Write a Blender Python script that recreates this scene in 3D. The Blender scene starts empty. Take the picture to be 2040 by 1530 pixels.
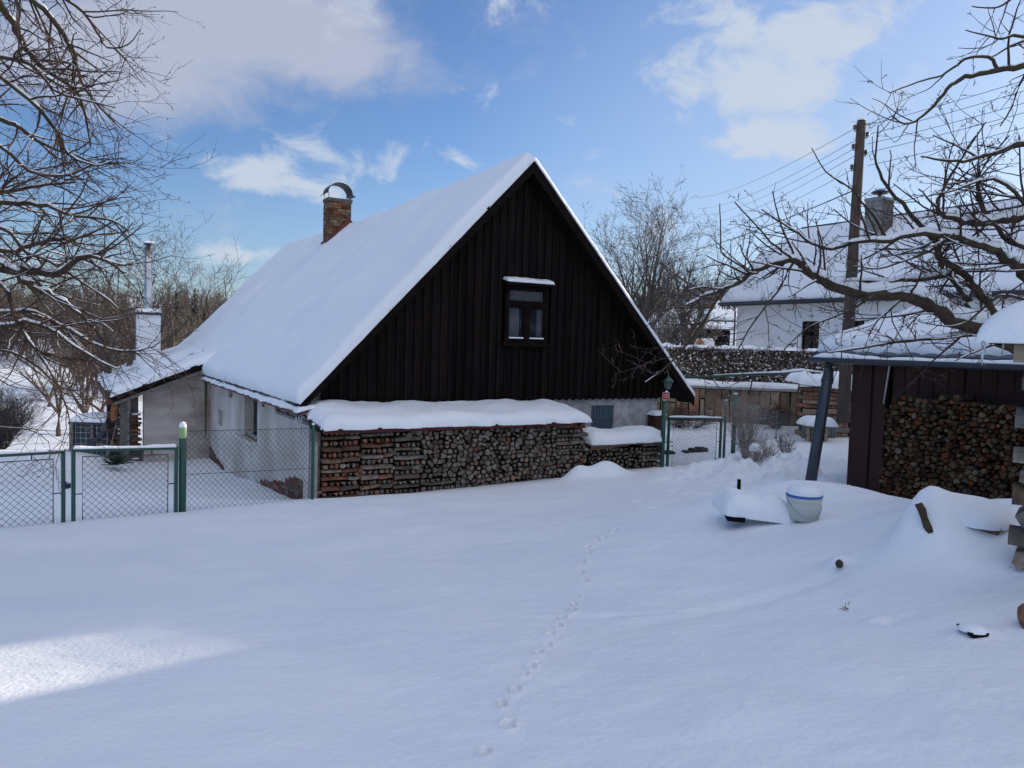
import bpy, math, random
import numpy as np
from mathutils import Vector, Matrix, noise
V=Vector
S=bpy.context.scene
COL=S.collection
# ------------------------------------------------------------ camera, light, exposure
cam_d=bpy.data.cameras.new('camera'); cam=bpy.data.objects.new('camera',cam_d); COL.objects.link(cam)
cam_d.sensor_width=36; cam_d.lens=27.0; cam_d.clip_start=.05; cam_d.clip_end=3000
CM=Matrix.Rotation(math.radians(87),3,'X')@Matrix.Rotation(math.radians(1.7),3,'Z')
cam.matrix_world=CM.to_4x4(); S.camera=cam          # the eye is at the origin, ground about 1.6 m below
S.render.resolution_x=1024; S.render.resolution_y=768
S.render.engine='CYCLES'
S.view_settings.view_transform='Standard'; S.view_settings.look='None'
S.view_settings.exposure=EXPO=0.66; S.view_settings.gamma=1; S.view_settings.use_curve_mapping=False
SUN_AZ=53.0; SUN_EL=14.12; SUN_E=3.8; SKY_E=.15
sd=bpy.data.lights.new('sun','SUN'); sd.energy=SUN_E; sd.angle=math.radians(.5); sd.color=(1,.86,.68)
sun=bpy.data.objects.new('sun',sd); COL.objects.link(sun); sun.location=(40,26,14)
_a,_e=math.radians(SUN_AZ),math.radians(SUN_EL)
SV=V((math.sin(_a)*math.cos(_e),math.cos(_a)*math.cos(_e),math.sin(_e)))
sun.rotation_euler=SV.to_track_quat('Z','Y').to_euler()

FPX=1530.0
def ray(px,py): return CM@V(((px-1020)/FPX,-(py-765)/FPX,-1))
def at(px,py,Y): r=ray(px,py); return r*(Y/r.y)
def on_plane(px,py,P,n): r=ray(px,py); return r*(P.dot(n)/r.dot(n))

# ------------------------------------------------------------ sky
W=bpy.data.worlds.new('World'); S.world=W; W.use_nodes=True
nt=W.node_tree; nt.nodes.clear(); N=nt.nodes.new; L=nt.links.new
out=N('ShaderNodeOutputWorld'); bg=N('ShaderNodeBackground'); bg.inputs[1].default_value=SKY_E; L(bg.outputs[0],out.inputs[0])
sky=N('ShaderNodeTexSky'); sky.sky_type='NISHITA'; sky.sun_disc=False; sky.sun_elevation=_e; sky.sun_rotation=_a
sky.air_density=1.0; sky.dust_density=.9; sky.ozone_density=2.2; sky.altitude=500
tc=N('ShaderNodeTexCoord')
def vm(op,a,b=None):
    n=N('ShaderNodeVectorMath'); n.operation=op
    for i,x in enumerate((a,b)):
        if x is None: continue
        if isinstance(x,(tuple,list,Vector)): n.inputs[i].default_value=tuple(x)
        else: L(x,n.inputs[i])
    return n.outputs['Value'] if op in('DOT_PRODUCT','LENGTH') else n.outputs['Vector']
def ma(op,a,b=0.0,c=None,clamp=False):
    n=N('ShaderNodeMath'); n.operation=op; n.use_clamp=clamp
    for i,x in enumerate((a,b,c)):
        if x is None: continue
        if isinstance(x,(int,float)): n.inputs[i].default_value=x
        else: L(x,n.inputs[i])
    return n.outputs[0]
dirv=tc.outputs['Generated']
def sky_noise(scale,detail,stretch,off=(0,0,0),dist=0.0):
    mp=N('ShaderNodeMapping'); mp.inputs['Scale'].default_value=stretch; mp.inputs['Location'].default_value=off; L(dirv,mp.inputs[0])
    n=N('ShaderNodeTexNoise'); n.inputs['Scale'].default_value=scale; n.inputs['Detail'].default_value=detail
    n.inputs['Roughness'].default_value=.6; n.inputs['Distortion'].default_value=dist; L(mp.outputs[0],n.inputs[0]); return n.outputs[0]
n1=sky_noise(3.2,8,(1,1,2.1),(3,1,0),.6); n2=sky_noise(12,9,(1,1,1.5),(0,5,2),.5)
def cloud(px,py,rx,ry,tilt,amp,soft=1.0):
    c=ray(px,py).normalized(); right=V((c.y,-c.x,0)).normalized(); up=right.cross(c)
    t=math.radians(tilt); ex=right*math.cos(t)+up*math.sin(t); ey=-right*math.sin(t)+up*math.cos(t)
    d=vm('SUBTRACT',dirv,c)
    a=ma('DIVIDE',vm('DOT_PRODUCT',d,ex),rx/FPX); b=ma('DIVIDE',vm('DOT_PRODUCT',d,ey),ry/FPX)
    r2=ma('ADD',ma('MULTIPLY',a,a),ma('MULTIPLY',b,b)); cc=vm('DOT_PRODUCT',d,c)
    r2=ma('ADD',r2,ma('MULTIPLY',ma('MULTIPLY',cc,cc),20.0))
    return ma('MULTIPLY',ma('SUBTRACT',1.0,ma('SQRT',r2),clamp=True),amp)
def csum(lst):
    s=lst[0]
    for x in lst[1:]: s=ma('ADD',s,x)
    return s
cl_grey=csum([cloud(330,70,380,170,-4,1.25),cloud(640,80,330,100,-12,1.0),cloud(120,130,330,120,0,.8)])
cl_white=csum([cloud(1500,60,250,140,0,.95),cloud(1545,180,200,130,0,1.0),cloud(1560,283,170,48,0,1.2),cloud(1970,50,260,120,10,.6),
 cloud(520,345,230,46,-8,1.1),cloud(690,325,170,50,-12,1.1),cloud(900,315,190,44,-6,1.05),cloud(1110,238,110,30,-4,.5),cloud(870,175,240,34,-4,.35),
 cloud(640,385,220,26,-5,.4),cloud(470,505,220,34,-3,1.1),cloud(300,520,260,50,0,.5),cloud(1700,480,900,130,0,.42),cloud(1620,150,620,300,0,.22)])
nn=ma('ADD',ma('MULTIPLY',n1,.66),ma('MULTIPLY',n2,.46))
far=ma('MULTIPLY',ma('SUBTRACT',n1,.56,clamp=True),1.6)    # unlinked noise mask for cloud added elsewhere in the sky
def mask(s,k,w):
    r=N('ShaderNodeMapRange'); r.interpolation_type='SMOOTHSTEP'; L(ma('ADD',s,ma('MULTIPLY',ma('SUBTRACT',nn,.55),k)),r.inputs[0])
    r.inputs[1].default_value=w[0]; r.inputs[2].default_value=w[1]; return r.outputs[0]
mg=mask(cl_grey,2.7,(.12,1.05));
fwd=ma('MULTIPLY',ma('SUBTRACT',.62,vm('DOT_PRODUCT',dirv,(0,1,0.05)),clamp=True),ma('ADD',.30,vm('DOT_PRODUCT',dirv,(.75,.15,.45)),clamp=True))      # bright broken cloud added outside the view to lift the shaded snow
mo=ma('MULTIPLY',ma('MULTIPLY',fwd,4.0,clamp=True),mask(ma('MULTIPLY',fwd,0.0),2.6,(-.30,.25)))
nn=ma('ADD',ma('MULTIPLY',n1,.30),ma('MULTIPLY',n2,.74)); mw=mask(cl_white,5.2,(.22,1.15))
def mixc(f,a,b):
    m=N('ShaderNodeMix'); m.data_type='RGBA'; 
    if isinstance(f,(int,float)): m.inputs[0].default_value=f
    else: L(f,m.inputs[0])
    for i,x in((6,a),(7,b)):
        if isinstance(x,tuple): m.inputs[i].default_value=(*x,1)
        else: L(x,m.inputs[i])
    return m.outputs[2]
tint=N('ShaderNodeMix'); tint.data_type='RGBA'; tint.blend_type='MULTIPLY'; tint.inputs[0].default_value=1; L(sky.outputs[0],tint.inputs[6]); tint.inputs[7].default_value=(.46,.54,.70,1)
hz=ma('MULTIPLY',csum([cloud(1800,330,1000,520,0,1.0),cloud(900,640,1900,330,0,.55)]),.62,clamp=True)
c0=mixc(hz,tint.outputs[2],(2.0,2.5,3.15))
c=mixc(ma('MULTIPLY',mg,.86),c0,(2.1,2.25,2.75))
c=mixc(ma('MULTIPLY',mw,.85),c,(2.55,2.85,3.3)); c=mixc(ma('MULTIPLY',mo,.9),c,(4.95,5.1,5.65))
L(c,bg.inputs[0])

# ------------------------------------------------------------ materials
def M(name,c1,c2=None,scale=4.0,rough=.8,metal=0.0,bump=0.0,bscale=30.0,snow=0.0,island=0.0,stretch=(1,1,1),detail=5,dirt=None,spec=.3,trans=0,dirtamt=.5,bdist=.02,contrast=(.35,.65),vary=0.0):
    m=bpy.data.materials.new(name); m.use_nodes=True; t=m.node_tree; b=t.nodes['Principled BSDF']; n=t.nodes.new; l=t.links.new
    b.inputs['Roughness'].default_value=rough; b.inputs['Metallic'].default_value=metal; b.inputs['Specular IOR Level'].default_value=spec
    b.inputs['Base Color'].default_value=(*c1,1)
    if trans: b.inputs['Transmission Weight'].default_value=trans
    tcn=n('ShaderNodeTexCoord'); mp=n('ShaderNodeMapping'); mp.inputs['Scale'].default_value=stretch; l(tcn.outputs['Object'],mp.inputs[0])
    col=None
    def mix(f,a,bb,mode='MIX'):
        x=n('ShaderNodeMix'); x.data_type='RGBA'; x.blend_type=mode
        if isinstance(f,(int,float)): x.inputs[0].default_value=f
        else: l(f,x.inputs[0])
        for i,q in((6,a),(7,bb)):
            if isinstance(q,tuple): x.inputs[i].default_value=(*q,1)
            else: l(q,x.inputs[i])
        return x.outputs[2]
    def mr(x,a,bb,c=0,d=1):
        r=n('ShaderNodeMapRange'); l(x,r.inputs[0]); r.inputs[1].default_value=a; r.inputs[2].default_value=bb; r.inputs[3].default_value=c; r.inputs[4].default_value=d; return r.outputs[0]
    def nz(sc,de=5):
        x=n('ShaderNodeTexNoise'); x.inputs['Scale'].default_value=sc; x.inputs['Detail'].default_value=de; l(mp.outputs[0],x.inputs[0]); return x.outputs[0]
    col=c1
    if c2 is not None: col=mix(mr(nz(scale,detail),*contrast),c1,c2)
    if island:
        g=n('ShaderNodeNewGeometry'); o=n('ShaderNodeObjectInfo'); a=n('ShaderNodeMath'); a.operation='ADD'
        l(g.outputs['Random Per Island'],a.inputs[0]); l(o.outputs['Random'],a.inputs[1]); f=n('ShaderNodeMath'); f.operation='FRACT'; l(a.outputs[0],f.inputs[0])
        hs=n('ShaderNodeHueSaturation'); l(mr(f.outputs[0],0,1,1-island,1+island),hs.inputs['Value'])
        a2=n('ShaderNodeMath'); a2.operation='MULTIPLY'; l(f.outputs[0],a2.inputs[0]); a2.inputs[1].default_value=7.13; f2=n('ShaderNodeMath'); f2.operation='FRACT'; l(a2.outputs[0],f2.inputs[0])
        l(mr(f2.outputs[0],0,1,.5-.03,.5+.03),hs.inputs['Hue']); l(mr(f2.outputs[0],0,1,1.25,.7),hs.inputs['Saturation'])
        if isinstance(col,tuple): hs.inputs['Color'].default_value=(*col,1)
        else: l(col,hs.inputs['Color'])
        col=hs.outputs[0]
    if dirt: col=mix(mr(nz(scale*.35,8),.45,.7,0,dirtamt),col,dirt)
    if snow:
        g=n('ShaderNodeNewGeometry'); sx=n('ShaderNodeSeparateXYZ'); l(g.outputs['True Normal'],sx.inputs[0])
        wn=n('ShaderNodeTexNoise'); wn.inputs['Scale'].default_value=9; wn.inputs['Detail'].default_value=3; l(tcn.outputs['Object'],wn.inputs[0])
        a=n('ShaderNodeMath'); a.operation='ADD'; l(sx.outputs[2],a.inputs[0]); l(mr(wn.outputs[0],.3,.7,-.45,.35),a.inputs[1])
        col=mix(mr(a.outputs[0],snow,snow+.12),col,(.83,.85,.88))
    if isinstance(col,tuple): b.inputs['Base Color'].default_value=(*col,1)
    else: l(col,b.inputs['Base Color'])
    if bump:
        bp=n('ShaderNodeBump'); bp.inputs['Strength'].default_value=bump; bp.inputs['Distance'].default_value=bdist; l(nz(bscale,9),bp.inputs['Height']); l(bp.outputs[0],b.inputs['Normal'])
    m.diffuse_color=(*c1,1)
    return m
SNOW=M('snow',(.86,.88,.91),(.80,.83,.88),1.2,rough=.55,bump=.6,bscale=30,bdist=.012,spec=.25,detail=8)
SNOW_R=M('roof_snow',(.86,.88,.91),(.81,.84,.89),.8,rough=.6,bump=.5,bscale=9,bdist=.03,spec=.2,detail=8)
BOARD=M('dark_stained_board',(.0045,.0035,.0038),(.0095,.006,.0055),3,rough=.62,bump=.5,bscale=14,stretch=(6,6,.5),island=.45,spec=.08,dirt=(.026,.015,.012),dirtamt=.35)
BARGE=M('barge_board',(.006,.004,.0035),(.011,.007,.006),5,rough=.8,bump=.4,bscale=20,spec=.08)
PLASTER=M('old_whitewash',(.66,.62,.58),(.50,.46,.42),1.4,rough=.92,bump=.9,bscale=16,bdist=.035,dirt=(.30,.22,.17),dirtamt=.55,spec=.1,detail=9)
PLASTERD=M('rough_render',(.56,.51,.47),(.43,.38,.35),2.2,rough=.95,bump=1.0,bscale=26,bdist=.03,dirt=(.20,.14,.11),dirtamt=.6,spec=.1,detail=9,stretch=(1,1,2.2))
WALLW=M('pebbledash_white',(.60,.60,.60),(.40,.40,.41),7,rough=.95,bump=1.0,bscale=38,bdist=.03,dirt=(.26,.25,.24),dirtamt=.5,spec=.1)
STONE=M('plinth_stone',(.20,.10,.07),(.11,.065,.05),3,rough=.9,bump=.8,bscale=14,island=.3,dirt=(.09,.09,.07),spec=.1)
SANDST=M('retaining_stone',(.29,.20,.13),(.17,.12,.09),2.5,rough=.95,bump=.9,bscale=9,bdist=.04,island=.38,dirt=(.08,.075,.06),spec=.1,snow=.8)
BRICK=M('chimney_brick',(.21,.125,.07),(.13,.07,.04),6,rough=.9,bump=.5,bscale=40,island=.42,dirt=(.035,.03,.028),dirtamt=.75,spec=.1)
MORTAR=M('mortar',(.13,.11,.10),(.08,.07,.065),8,rough=.95,bump=.5)
TILE=M('slate_tile',(.10,.095,.09),(.05,.05,.048),4,rough=.85,bump=.6,island=.4,dirt=(.05,.06,.03))
REDF=M('red_fascia',(.17,.035,.028),(.11,.03,.026),3,rough=.6)
GREEN=M('green_paint',(.008,.075,.048),(.012,.055,.04),5,rough=.38,spec=.5)
WIRE=M('green_wire',(.012,.04,.035),rough=.5)
MESHZ=M('grey_wire',(.12,.13,.14),rough=.5,metal=.3)
GALV=M('galvanised',(.42,.43,.44),(.30,.31,.33),6,rough=.35,metal=.8)
STEEL=M('stainless_flue',(.62,.62,.62),(.5,.5,.5),3,rough=.28,metal=.9)
COWL=M('cowl_sheet',(.06,.075,.085),(.03,.04,.045),5,rough=.6,spec=.2)
DARKM=M('anthracite_metal',(.022,.03,.045),(.03,.04,.055),4,rough=.35,spec=.5)
BSHEET=M('brown_sheet_metal',(.040,.018,.016),(.055,.024,.020),1.5,rough=.6,bump=.15,bscale=6,stretch=(1,1,.3),spec=.15,dirt=(.07,.05,.045),dirtamt=.3)
WOODG=M('weathered_log',(.245,.20,.165),(.14,.115,.095),16,rough=.92,bump=.6,bscale=60,bdist=.01,island=.45,dirt=(.06,.05,.04),dirtamt=.5,spec=.1)
LOGSIDE=M('log_side_bark',(.10,.075,.055),(.05,.038,.03),12,rough=.95,bump=.5,island=.4,spec=.05)
WOODR=M('reddish_log',(.27,.155,.10),(.14,.09,.06),14,rough=.92,bump=.6,bscale=60,bdist=.01,island=.45,dirt=(.05,.035,.03),dirtamt=.5,spec=.1)
WOODO=M('fresh_split_log',(.150,.085,.042),(.06,.035,.021),14,rough=.92,bump=.6,bscale=60,bdist=.01,island=.5,dirt=(.02,.014,.011),dirtamt=.7,spec=.08)
PLANK=M('raw_plank',(.30,.20,.13),(.19,.125,.085),5,rough=.9,bump=.5,bscale=20,stretch=(1,1,4),island=.3,spec=.1)
PLANKG=M('grey_plank',(.21,.20,.185),(.12,.115,.105),6,rough=.9,bump=.5,bscale=20,stretch=(1,1,3),island=.3,spec=.1)
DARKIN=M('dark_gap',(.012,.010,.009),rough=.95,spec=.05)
BARK=M('bark',(.085,.06,.045),(.045,.033,.027),18,rough=.95,bump=.8,bscale=40,bdist=.01,dirt=(.085,.09,.04),dirtamt=.5,spec=.1,snow=.86)
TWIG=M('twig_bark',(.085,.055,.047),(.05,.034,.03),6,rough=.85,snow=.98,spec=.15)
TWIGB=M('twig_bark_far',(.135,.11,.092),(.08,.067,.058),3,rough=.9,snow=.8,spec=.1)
HEDGEIN=M('hedge_twigs',(.085,.06,.042),(.04,.03,.022),22,rough=1,bump=1,bscale=30)
CONIF=M('conifer_needles',(.035,.055,.03),(.02,.035,.022),2,rough=.9,snow=.9,island=.3)
LEAF=M('dry_hedge_leaf',(.25,.19,.145),(.15,.115,.09),1.5,rough=.85,island=.4,snow=.33)
STEM=M('pale_dry_stem',(.42,.38,.33),(.27,.24,.21),4,rough=.9,snow=.8)
GLASS=M('window_glass',(.028,.034,.045),rough=.06,spec=.8)
GLASS.node_tree.nodes['Principled BSDF'].inputs['Alpha'].default_value=.38
CURT=M('net_curtain',(.75,.77,.80),(.45,.48,.54),9,rough=.9,stretch=(8,8,.5))
GLASSG=M('reeded_glass',(.16,.19,.15),(.10,.12,.10),30,rough=.3,stretch=(4,4,.2))
BARRED=M('blue_grey_shutter',(.105,.15,.19),(.075,.11,.145),12,rough=.6,stretch=(5,5,.4))
WHITEP=M('white_render',(.78,.79,.80),(.72,.73,.75),2,rough=.9,bump=.1)
BLOCK=M('grey_block',(.27,.27,.26),(.20,.20,.195),5,rough=.95,bump=.5,island=.15)
POLE=M('creosoted_pole',(.115,.088,.072),(.075,.06,.052),4,rough=.9,bump=.5,stretch=(6,6,.4),spec=.1)
PORC=M('insulator',(.09,.08,.085),rough=.3)
BUCK=M('white_plastic',(.52,.54,.50),(.47,.49,.46),3,rough=.45)
BLUEP=M('blue_plastic',(.04,.12,.38),rough=.45)
RED=M('red_enamel',(.42,.012,.025),rough=.35)
WHT=M('white_enamel',(.75,.75,.75),rough=.4)
TARP=M('dark_blue_tarp',(.045,.06,.08),(.025,.035,.05),5,rough=.5,bump=.5,bscale=12,stretch=(4,4,.5))
CONC=M('concrete_post',(.34,.34,.33),(.26,.26,.25),10,rough=.95,bump=.5)
CORR=M('corrugated_grey',(.20,.25,.25),(.15,.19,.19),3,rough=.6)
ICE=M('ice',(.85,.9,.95),rough=.08,trans=.85,spec=.6)
LIMECAP=M('pale_green_cap',(.30,.44,.22),(.25,.38,.19),4,rough=.5)
MOSS=M('moss_stain',(.10,.105,.05),(.08,.085,.03),8,rough=1)
BARROT=M('orange_wood',(.42,.19,.08),(.30,.14,.06),6,rough=.8)

# ------------------------------------------------------------ object helpers
ORG={}
def link(o): COL.objects.link(o); return o
def tag(o,label,cat,group=None):
    o['label']=label; o['category']=cat
    if group: o['group']=group
    return o
def thing(name,loc,label,cat,group=None):
    o=bpy.data.objects.new(name,None); o.empty_display_size=.1; link(o); o.location=loc; ORG[o.name]=V(loc); return tag(o,label,cat,group)
class B:
    """collects geometry; build() makes ONE mesh object"""
    def __init__(s): s.v=[]; s.f=[]; s.m=[]
    def add(s,vs,fs,mi=0):
        o=len(s.v); s.v+= [tuple(v) for v in vs]; s.f+=[tuple(i+o for i in f) for f in fs]; s.m+=[mi]*len(fs); return s
    def box(s,c,ex,ey,ez,mi=0):
        c=V(c); ex=V(ex); ey=V(ey); ez=V(ez)
        vs=[c+ex*a+ey*b+ez*d for d in(-1,1) for b in(-1,1) for a in(-1,1)]
        return s.add(vs,[(0,2,3,1),(4,5,7,6),(0,1,5,4),(2,6,7,3),(0,4,6,2),(1,3,7,5)],mi)
    def bar(s,a,b,w,h,up=V((0,0,1)),mi=0):
        a=V(a); b=V(b); d=(b-a); L_=d.length; d/=L_; up=V(up); sx=d.cross(up)
        if sx.length<1e-4: sx=d.cross(V((1,0,0)))
        sx.normalize(); u=sx.cross(d)
        return s.box((a+b)/2,d*(L_/2),sx*(w/2),u*(h/2),mi)
    def tube(s,pts,rad,n=8,mi=0,cap=True):
        pts=[V(p) for p in pts]; k=len(pts)
        if isinstance(rad,(int,float)): rad=[rad]*k
        vs=[]; 
        for i,p in enumerate(pts):
            d=(pts[min(i+1,k-1)]-pts[max(i-1,0)]).normalized(); a=d.cross(V((0,0,1)))
            if a.length<.05: a=d.cross(V((1,0,0)))
            a.normalize(); b=d.cross(a)
            vs+=[p+(a*math.cos(2*math.pi*j/n)+b*math.sin(2*math.pi*j/n))*rad[i] for j in range(n)]
        fs=[(i*n+j,i*n+(j+1)%n,(i+1)*n+(j+1)%n,(i+1)*n+j) for i in range(k-1) for j in range(n)]
        if cap: fs+=[tuple(range(n))[::-1],tuple(range((k-1)*n,k*n))]
        return s.add(vs,fs,mi)
    def prism(s,poly,off,mi=0):
        poly=[V(p) for p in poly]; off=V(off); n=len(poly)
        return s.add(poly+[p+off for p in poly],[tuple(range(n))[::-1],tuple(range(n,2*n))]+[(i,(i+1)%n,n+(i+1)%n,n+i) for i in range(n)],mi)
    def lathe(s,c,prof,n=24,mi=0,axis=V((0,0,1))):
        c=V(c); q=V((0,0,1)).rotation_difference(axis); vs=[]
        for r,z in prof: vs+=[c+q@V((r*math.cos(2*math.pi*j/n),r*math.sin(2*math.pi*j/n),z)) for j in range(n)]
        k=len(prof); fs=[(i*n+j,i*n+(j+1)%n,(i+1)*n+(j+1)%n,(i+1)*n+j) for i in range(k-1) for j in range(n)]
        return s.add(vs,fs,mi)
    def build(s,name,mat,parent=None,smooth=False,loc=None,kind=None,bevel=0):
        if not s.v: return None
        me=bpy.data.meshes.new(name); o=bpy.data.objects.new(name,me); link(o)
        if parent is not None: org=ORG[parent.name]; o.parent=parent
        else:
            org=V(loc) if loc is not None else V((0,0,0)); o.location=org
        ORG[o.name]=org
        me.from_pydata([(x-org.x,y-org.y,z-org.z) for x,y,z in s.v],[],s.f)
        for m in (mat if isinstance(mat,(list,tuple)) else [mat]): me.materials.append(m)
        if isinstance(mat,(list,tuple)) and len(mat)>1: me.polygons.foreach_set('material_index',s.m)
        if smooth: me.polygons.foreach_set('use_smooth',[True]*len(me.polygons))
        me.update()
        if kind: o['kind']=kind
        if bevel:
            b=o.modifiers.new('bevel','BEVEL'); b.width=bevel; b.segments=2; b.limit_method='ANGLE'
        return o
def instance(src,parent,delta):
    """a copy of a part that shares its mesh, moved by delta"""
    c=src.copy(); link(c); c.parent=parent; c.location=src.location+V(delta); ORG[c.name]=ORG[src.name]; return c
def recalc(o):
    import bmesh
    bm=bmesh.new(); bm.from_mesh(o.data); bmesh.ops.recalc_face_normals(bm,faces=bm.faces); bm.to_mesh(o.data); bm.free()

def fb(x,y,z=0,o=3):
    s=0;a=1
    for i in range(o): s+=a*noise.noise(V((x,y,z))); x*=2.03;y*=2.03;z*=2.03;a*=.5
    return s
def snow_slab(Sf,nu,nv,thick,up,rag=.03,rnd=None,seed=0,lump=.15,name='snow_cap',parent=None,mat=None,loc=None,edges=(1,1,1,1),freq=1.3,kind=None,droop=0.0):
    """snow lying on a patch Sf(u,v): rounded edge, uneven top. edges = u0,u1,v0,v1 that are free (rounded)"""
    mat=mat or SNOW_R; rnd=rnd or thick*1.1; up=V(up).normalized()
    P=[[V(Sf(i/nu,j/nv)) for j in range(nv+1)] for i in range(nu+1)]
    lu=(P[nu][nv//2]-P[0][nv//2]).length; lv=(P[nu//2][nv]-P[nu//2][0]).length
    # cosine-spaced parameters near the edges would cost more code; use warped spacing instead
    def warp(t,l):
        e=min(.3,3*rnd/l); q=max(1,int(4)); return t
    us=spacing(nu,lu,rnd); vs_=spacing(nv,lv,rnd); nu=len(us)-1; nv=len(vs_)-1
    bld=B(); top=[]; bot=[]
    for i,u in enumerate(us):
        for j,v in enumerate(vs_):
            p=V(Sf(u,v)); 
            ds=[]
            if edges[0]: ds.append(u*lu)
            if edges[1]: ds.append((1-u)*lu)
            if edges[2]: ds.append(v*lv)
            if edges[3]: ds.append((1-v)*lv)
            f=1.0
            for d in ds:
                t=min(1,d/rnd); f*=math.sqrt(max(0,1-(1-t)**2))
            nz=fb(p.x*freq+seed,p.y*freq,p.z*freq,3); nz2=fb(p.x*6+seed,p.y*6,p.z*6+9,2)
            h=thick*f*(1+lump*nz)+thick*.05*nz2*f
            # ragged rim
            du=(V(Sf(min(1,u+.01),v))-V(Sf(max(0,u-.01),v))).normalized(); dv=(V(Sf(u,min(1,v+.01)))-V(Sf(u,max(0,v-.01)))).normalized()
            r=rag*(fb(p.x*3.1+seed*2,p.y*3.1,p.z*3.1+4,3)+.45*fb(p.x*17+seed,p.y*17,p.z*17,2)); w=1-f
            sgnu=0; sgnv=0
            if edges[0] and u*lu<rnd: sgnu=-1
            if edges[1] and (1-u)*lu<rnd: sgnu=1
            if edges[2] and v*lv<rnd: sgnv=-1
            if edges[3] and (1-v)*lv<rnd: sgnv=1
            base=p+du*(sgnu*r*w)+dv*(sgnv*r*w)
            if droop: base=base-V((0,0,droop*w*w))
            top.append(base+up*h); bot.append(base-up*.01)
    k=len(top); m=nv+1
    fs=[(i*m+j,(i+1)*m+j,(i+1)*m+j+1,i*m+j+1) for i in range(nu) for j in range(nv)]
    fb_=[(k+a,k+d,k+c_,k+b_) for a,b_,c_,d in fs]
    rim=[i*m for i in range(nu+1)]+[nu*m+j for j in range(1,nv+1)]+[i*m+nv for i in range(nu-1,-1,-1)]+[j for j in range(nv-1,0,-1)]
    fr=[(rim[i],k+rim[i],k+rim[(i+1)%len(rim)],rim[(i+1)%len(rim)]) for i in range(len(rim))]
    bld.add(top+bot,fs+fb_+fr)
    o=bld.build(name,mat,parent,True,loc,kind); recalc(o); return o
def spacing(n,l,rnd):
    e=min(.35,rnd/l); t=[0]
    a=[e*q for q in(.06,.16,.32,.55,.8,1)]
    mid=[e+(1-2*e)*i/n for i in range(1,n)]
    return [0]+a+mid+[1-x for x in reversed(a)]+[1]

def wall(bld,P0,eu,ez,u0,u1,z0,z1,holes,nrm,depth,mi=0,ztop=None):
    """wall face with real openings; reveals go -nrm*depth. P0+eu*u+ez*z"""
    us=sorted({u0,u1,*[h[0] for h in holes],*[h[1] for h in holes]}); zs=sorted({z0,z1,*[h[2] for h in holes],*[h[3] for h in holes]})
    p=lambda u,z,d=0:P0+eu*u+V((0,0,z))+nrm*(-d)
    for a,b in zip(us,us[1:]):
        for c,d in zip(zs,zs[1:]):
            mu,mz=(a+b)/2,(c+d)/2
            if any(h[0]<mu<h[1] and h[2]<mz<h[3] for h in holes): continue
            bld.add([p(a,c),p(b,c),p(b,d),p(a,d)],[(0,1,2,3)],mi)
    for a,b,c,d in holes:
        for q in([(a,c),(b,c)],[(b,c),(b,d)],[(b,d),(a,d)],[(a,d),(a,c)]):
            bld.add([p(*q[0]),p(*q[1]),p(*q[1],depth),p(*q[0],depth)],[(0,1,2,3)],mi)
        bld.add([p(a,c,depth),p(b,c,depth),p(b,d,depth),p(a,d,depth)],[(0,1,2,3)],mi+1)

def chainlink(bld,A,Bp,h0,h1,step=.058,r=.0022,skew=None):
    """diamond mesh between A and B (bottom points); h0,h1 heights at A and B"""
    A=V(A);Bp=V(Bp); L_=(Bp-A).length; H=(h0+h1)/2; d=(Bp-A)/L_
    P=lambda s,t:A+(Bp-A)*(s/L_)+V((0,0,(h0+(h1-h0)*s/L_)*(t/H)))
    nrm=d.cross(V((0,0,1))).normalized()
    k=-H
    dg=step*math.sqrt(2)
    while k<L_+H:
        for sg in(1,-1):
            # line s = k + t (sg=1) or s = k+H - t
            pts=[]
            if sg==1: t0=max(0,-k); t1=min(H,L_-k); f=lambda t:k+t
            else: t0=max(0,k+H-L_); t1=min(H,k+H); f=lambda t:k+H-t
            if t1-t0>.01:
                a=P(f(t0),t0);b=P(f(t1),t1)
                wv=nrm*r*1.5*sg
                bld.tube([a+wv,b+wv],r,3,cap=False)
        k+=dg
    return bld

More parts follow.
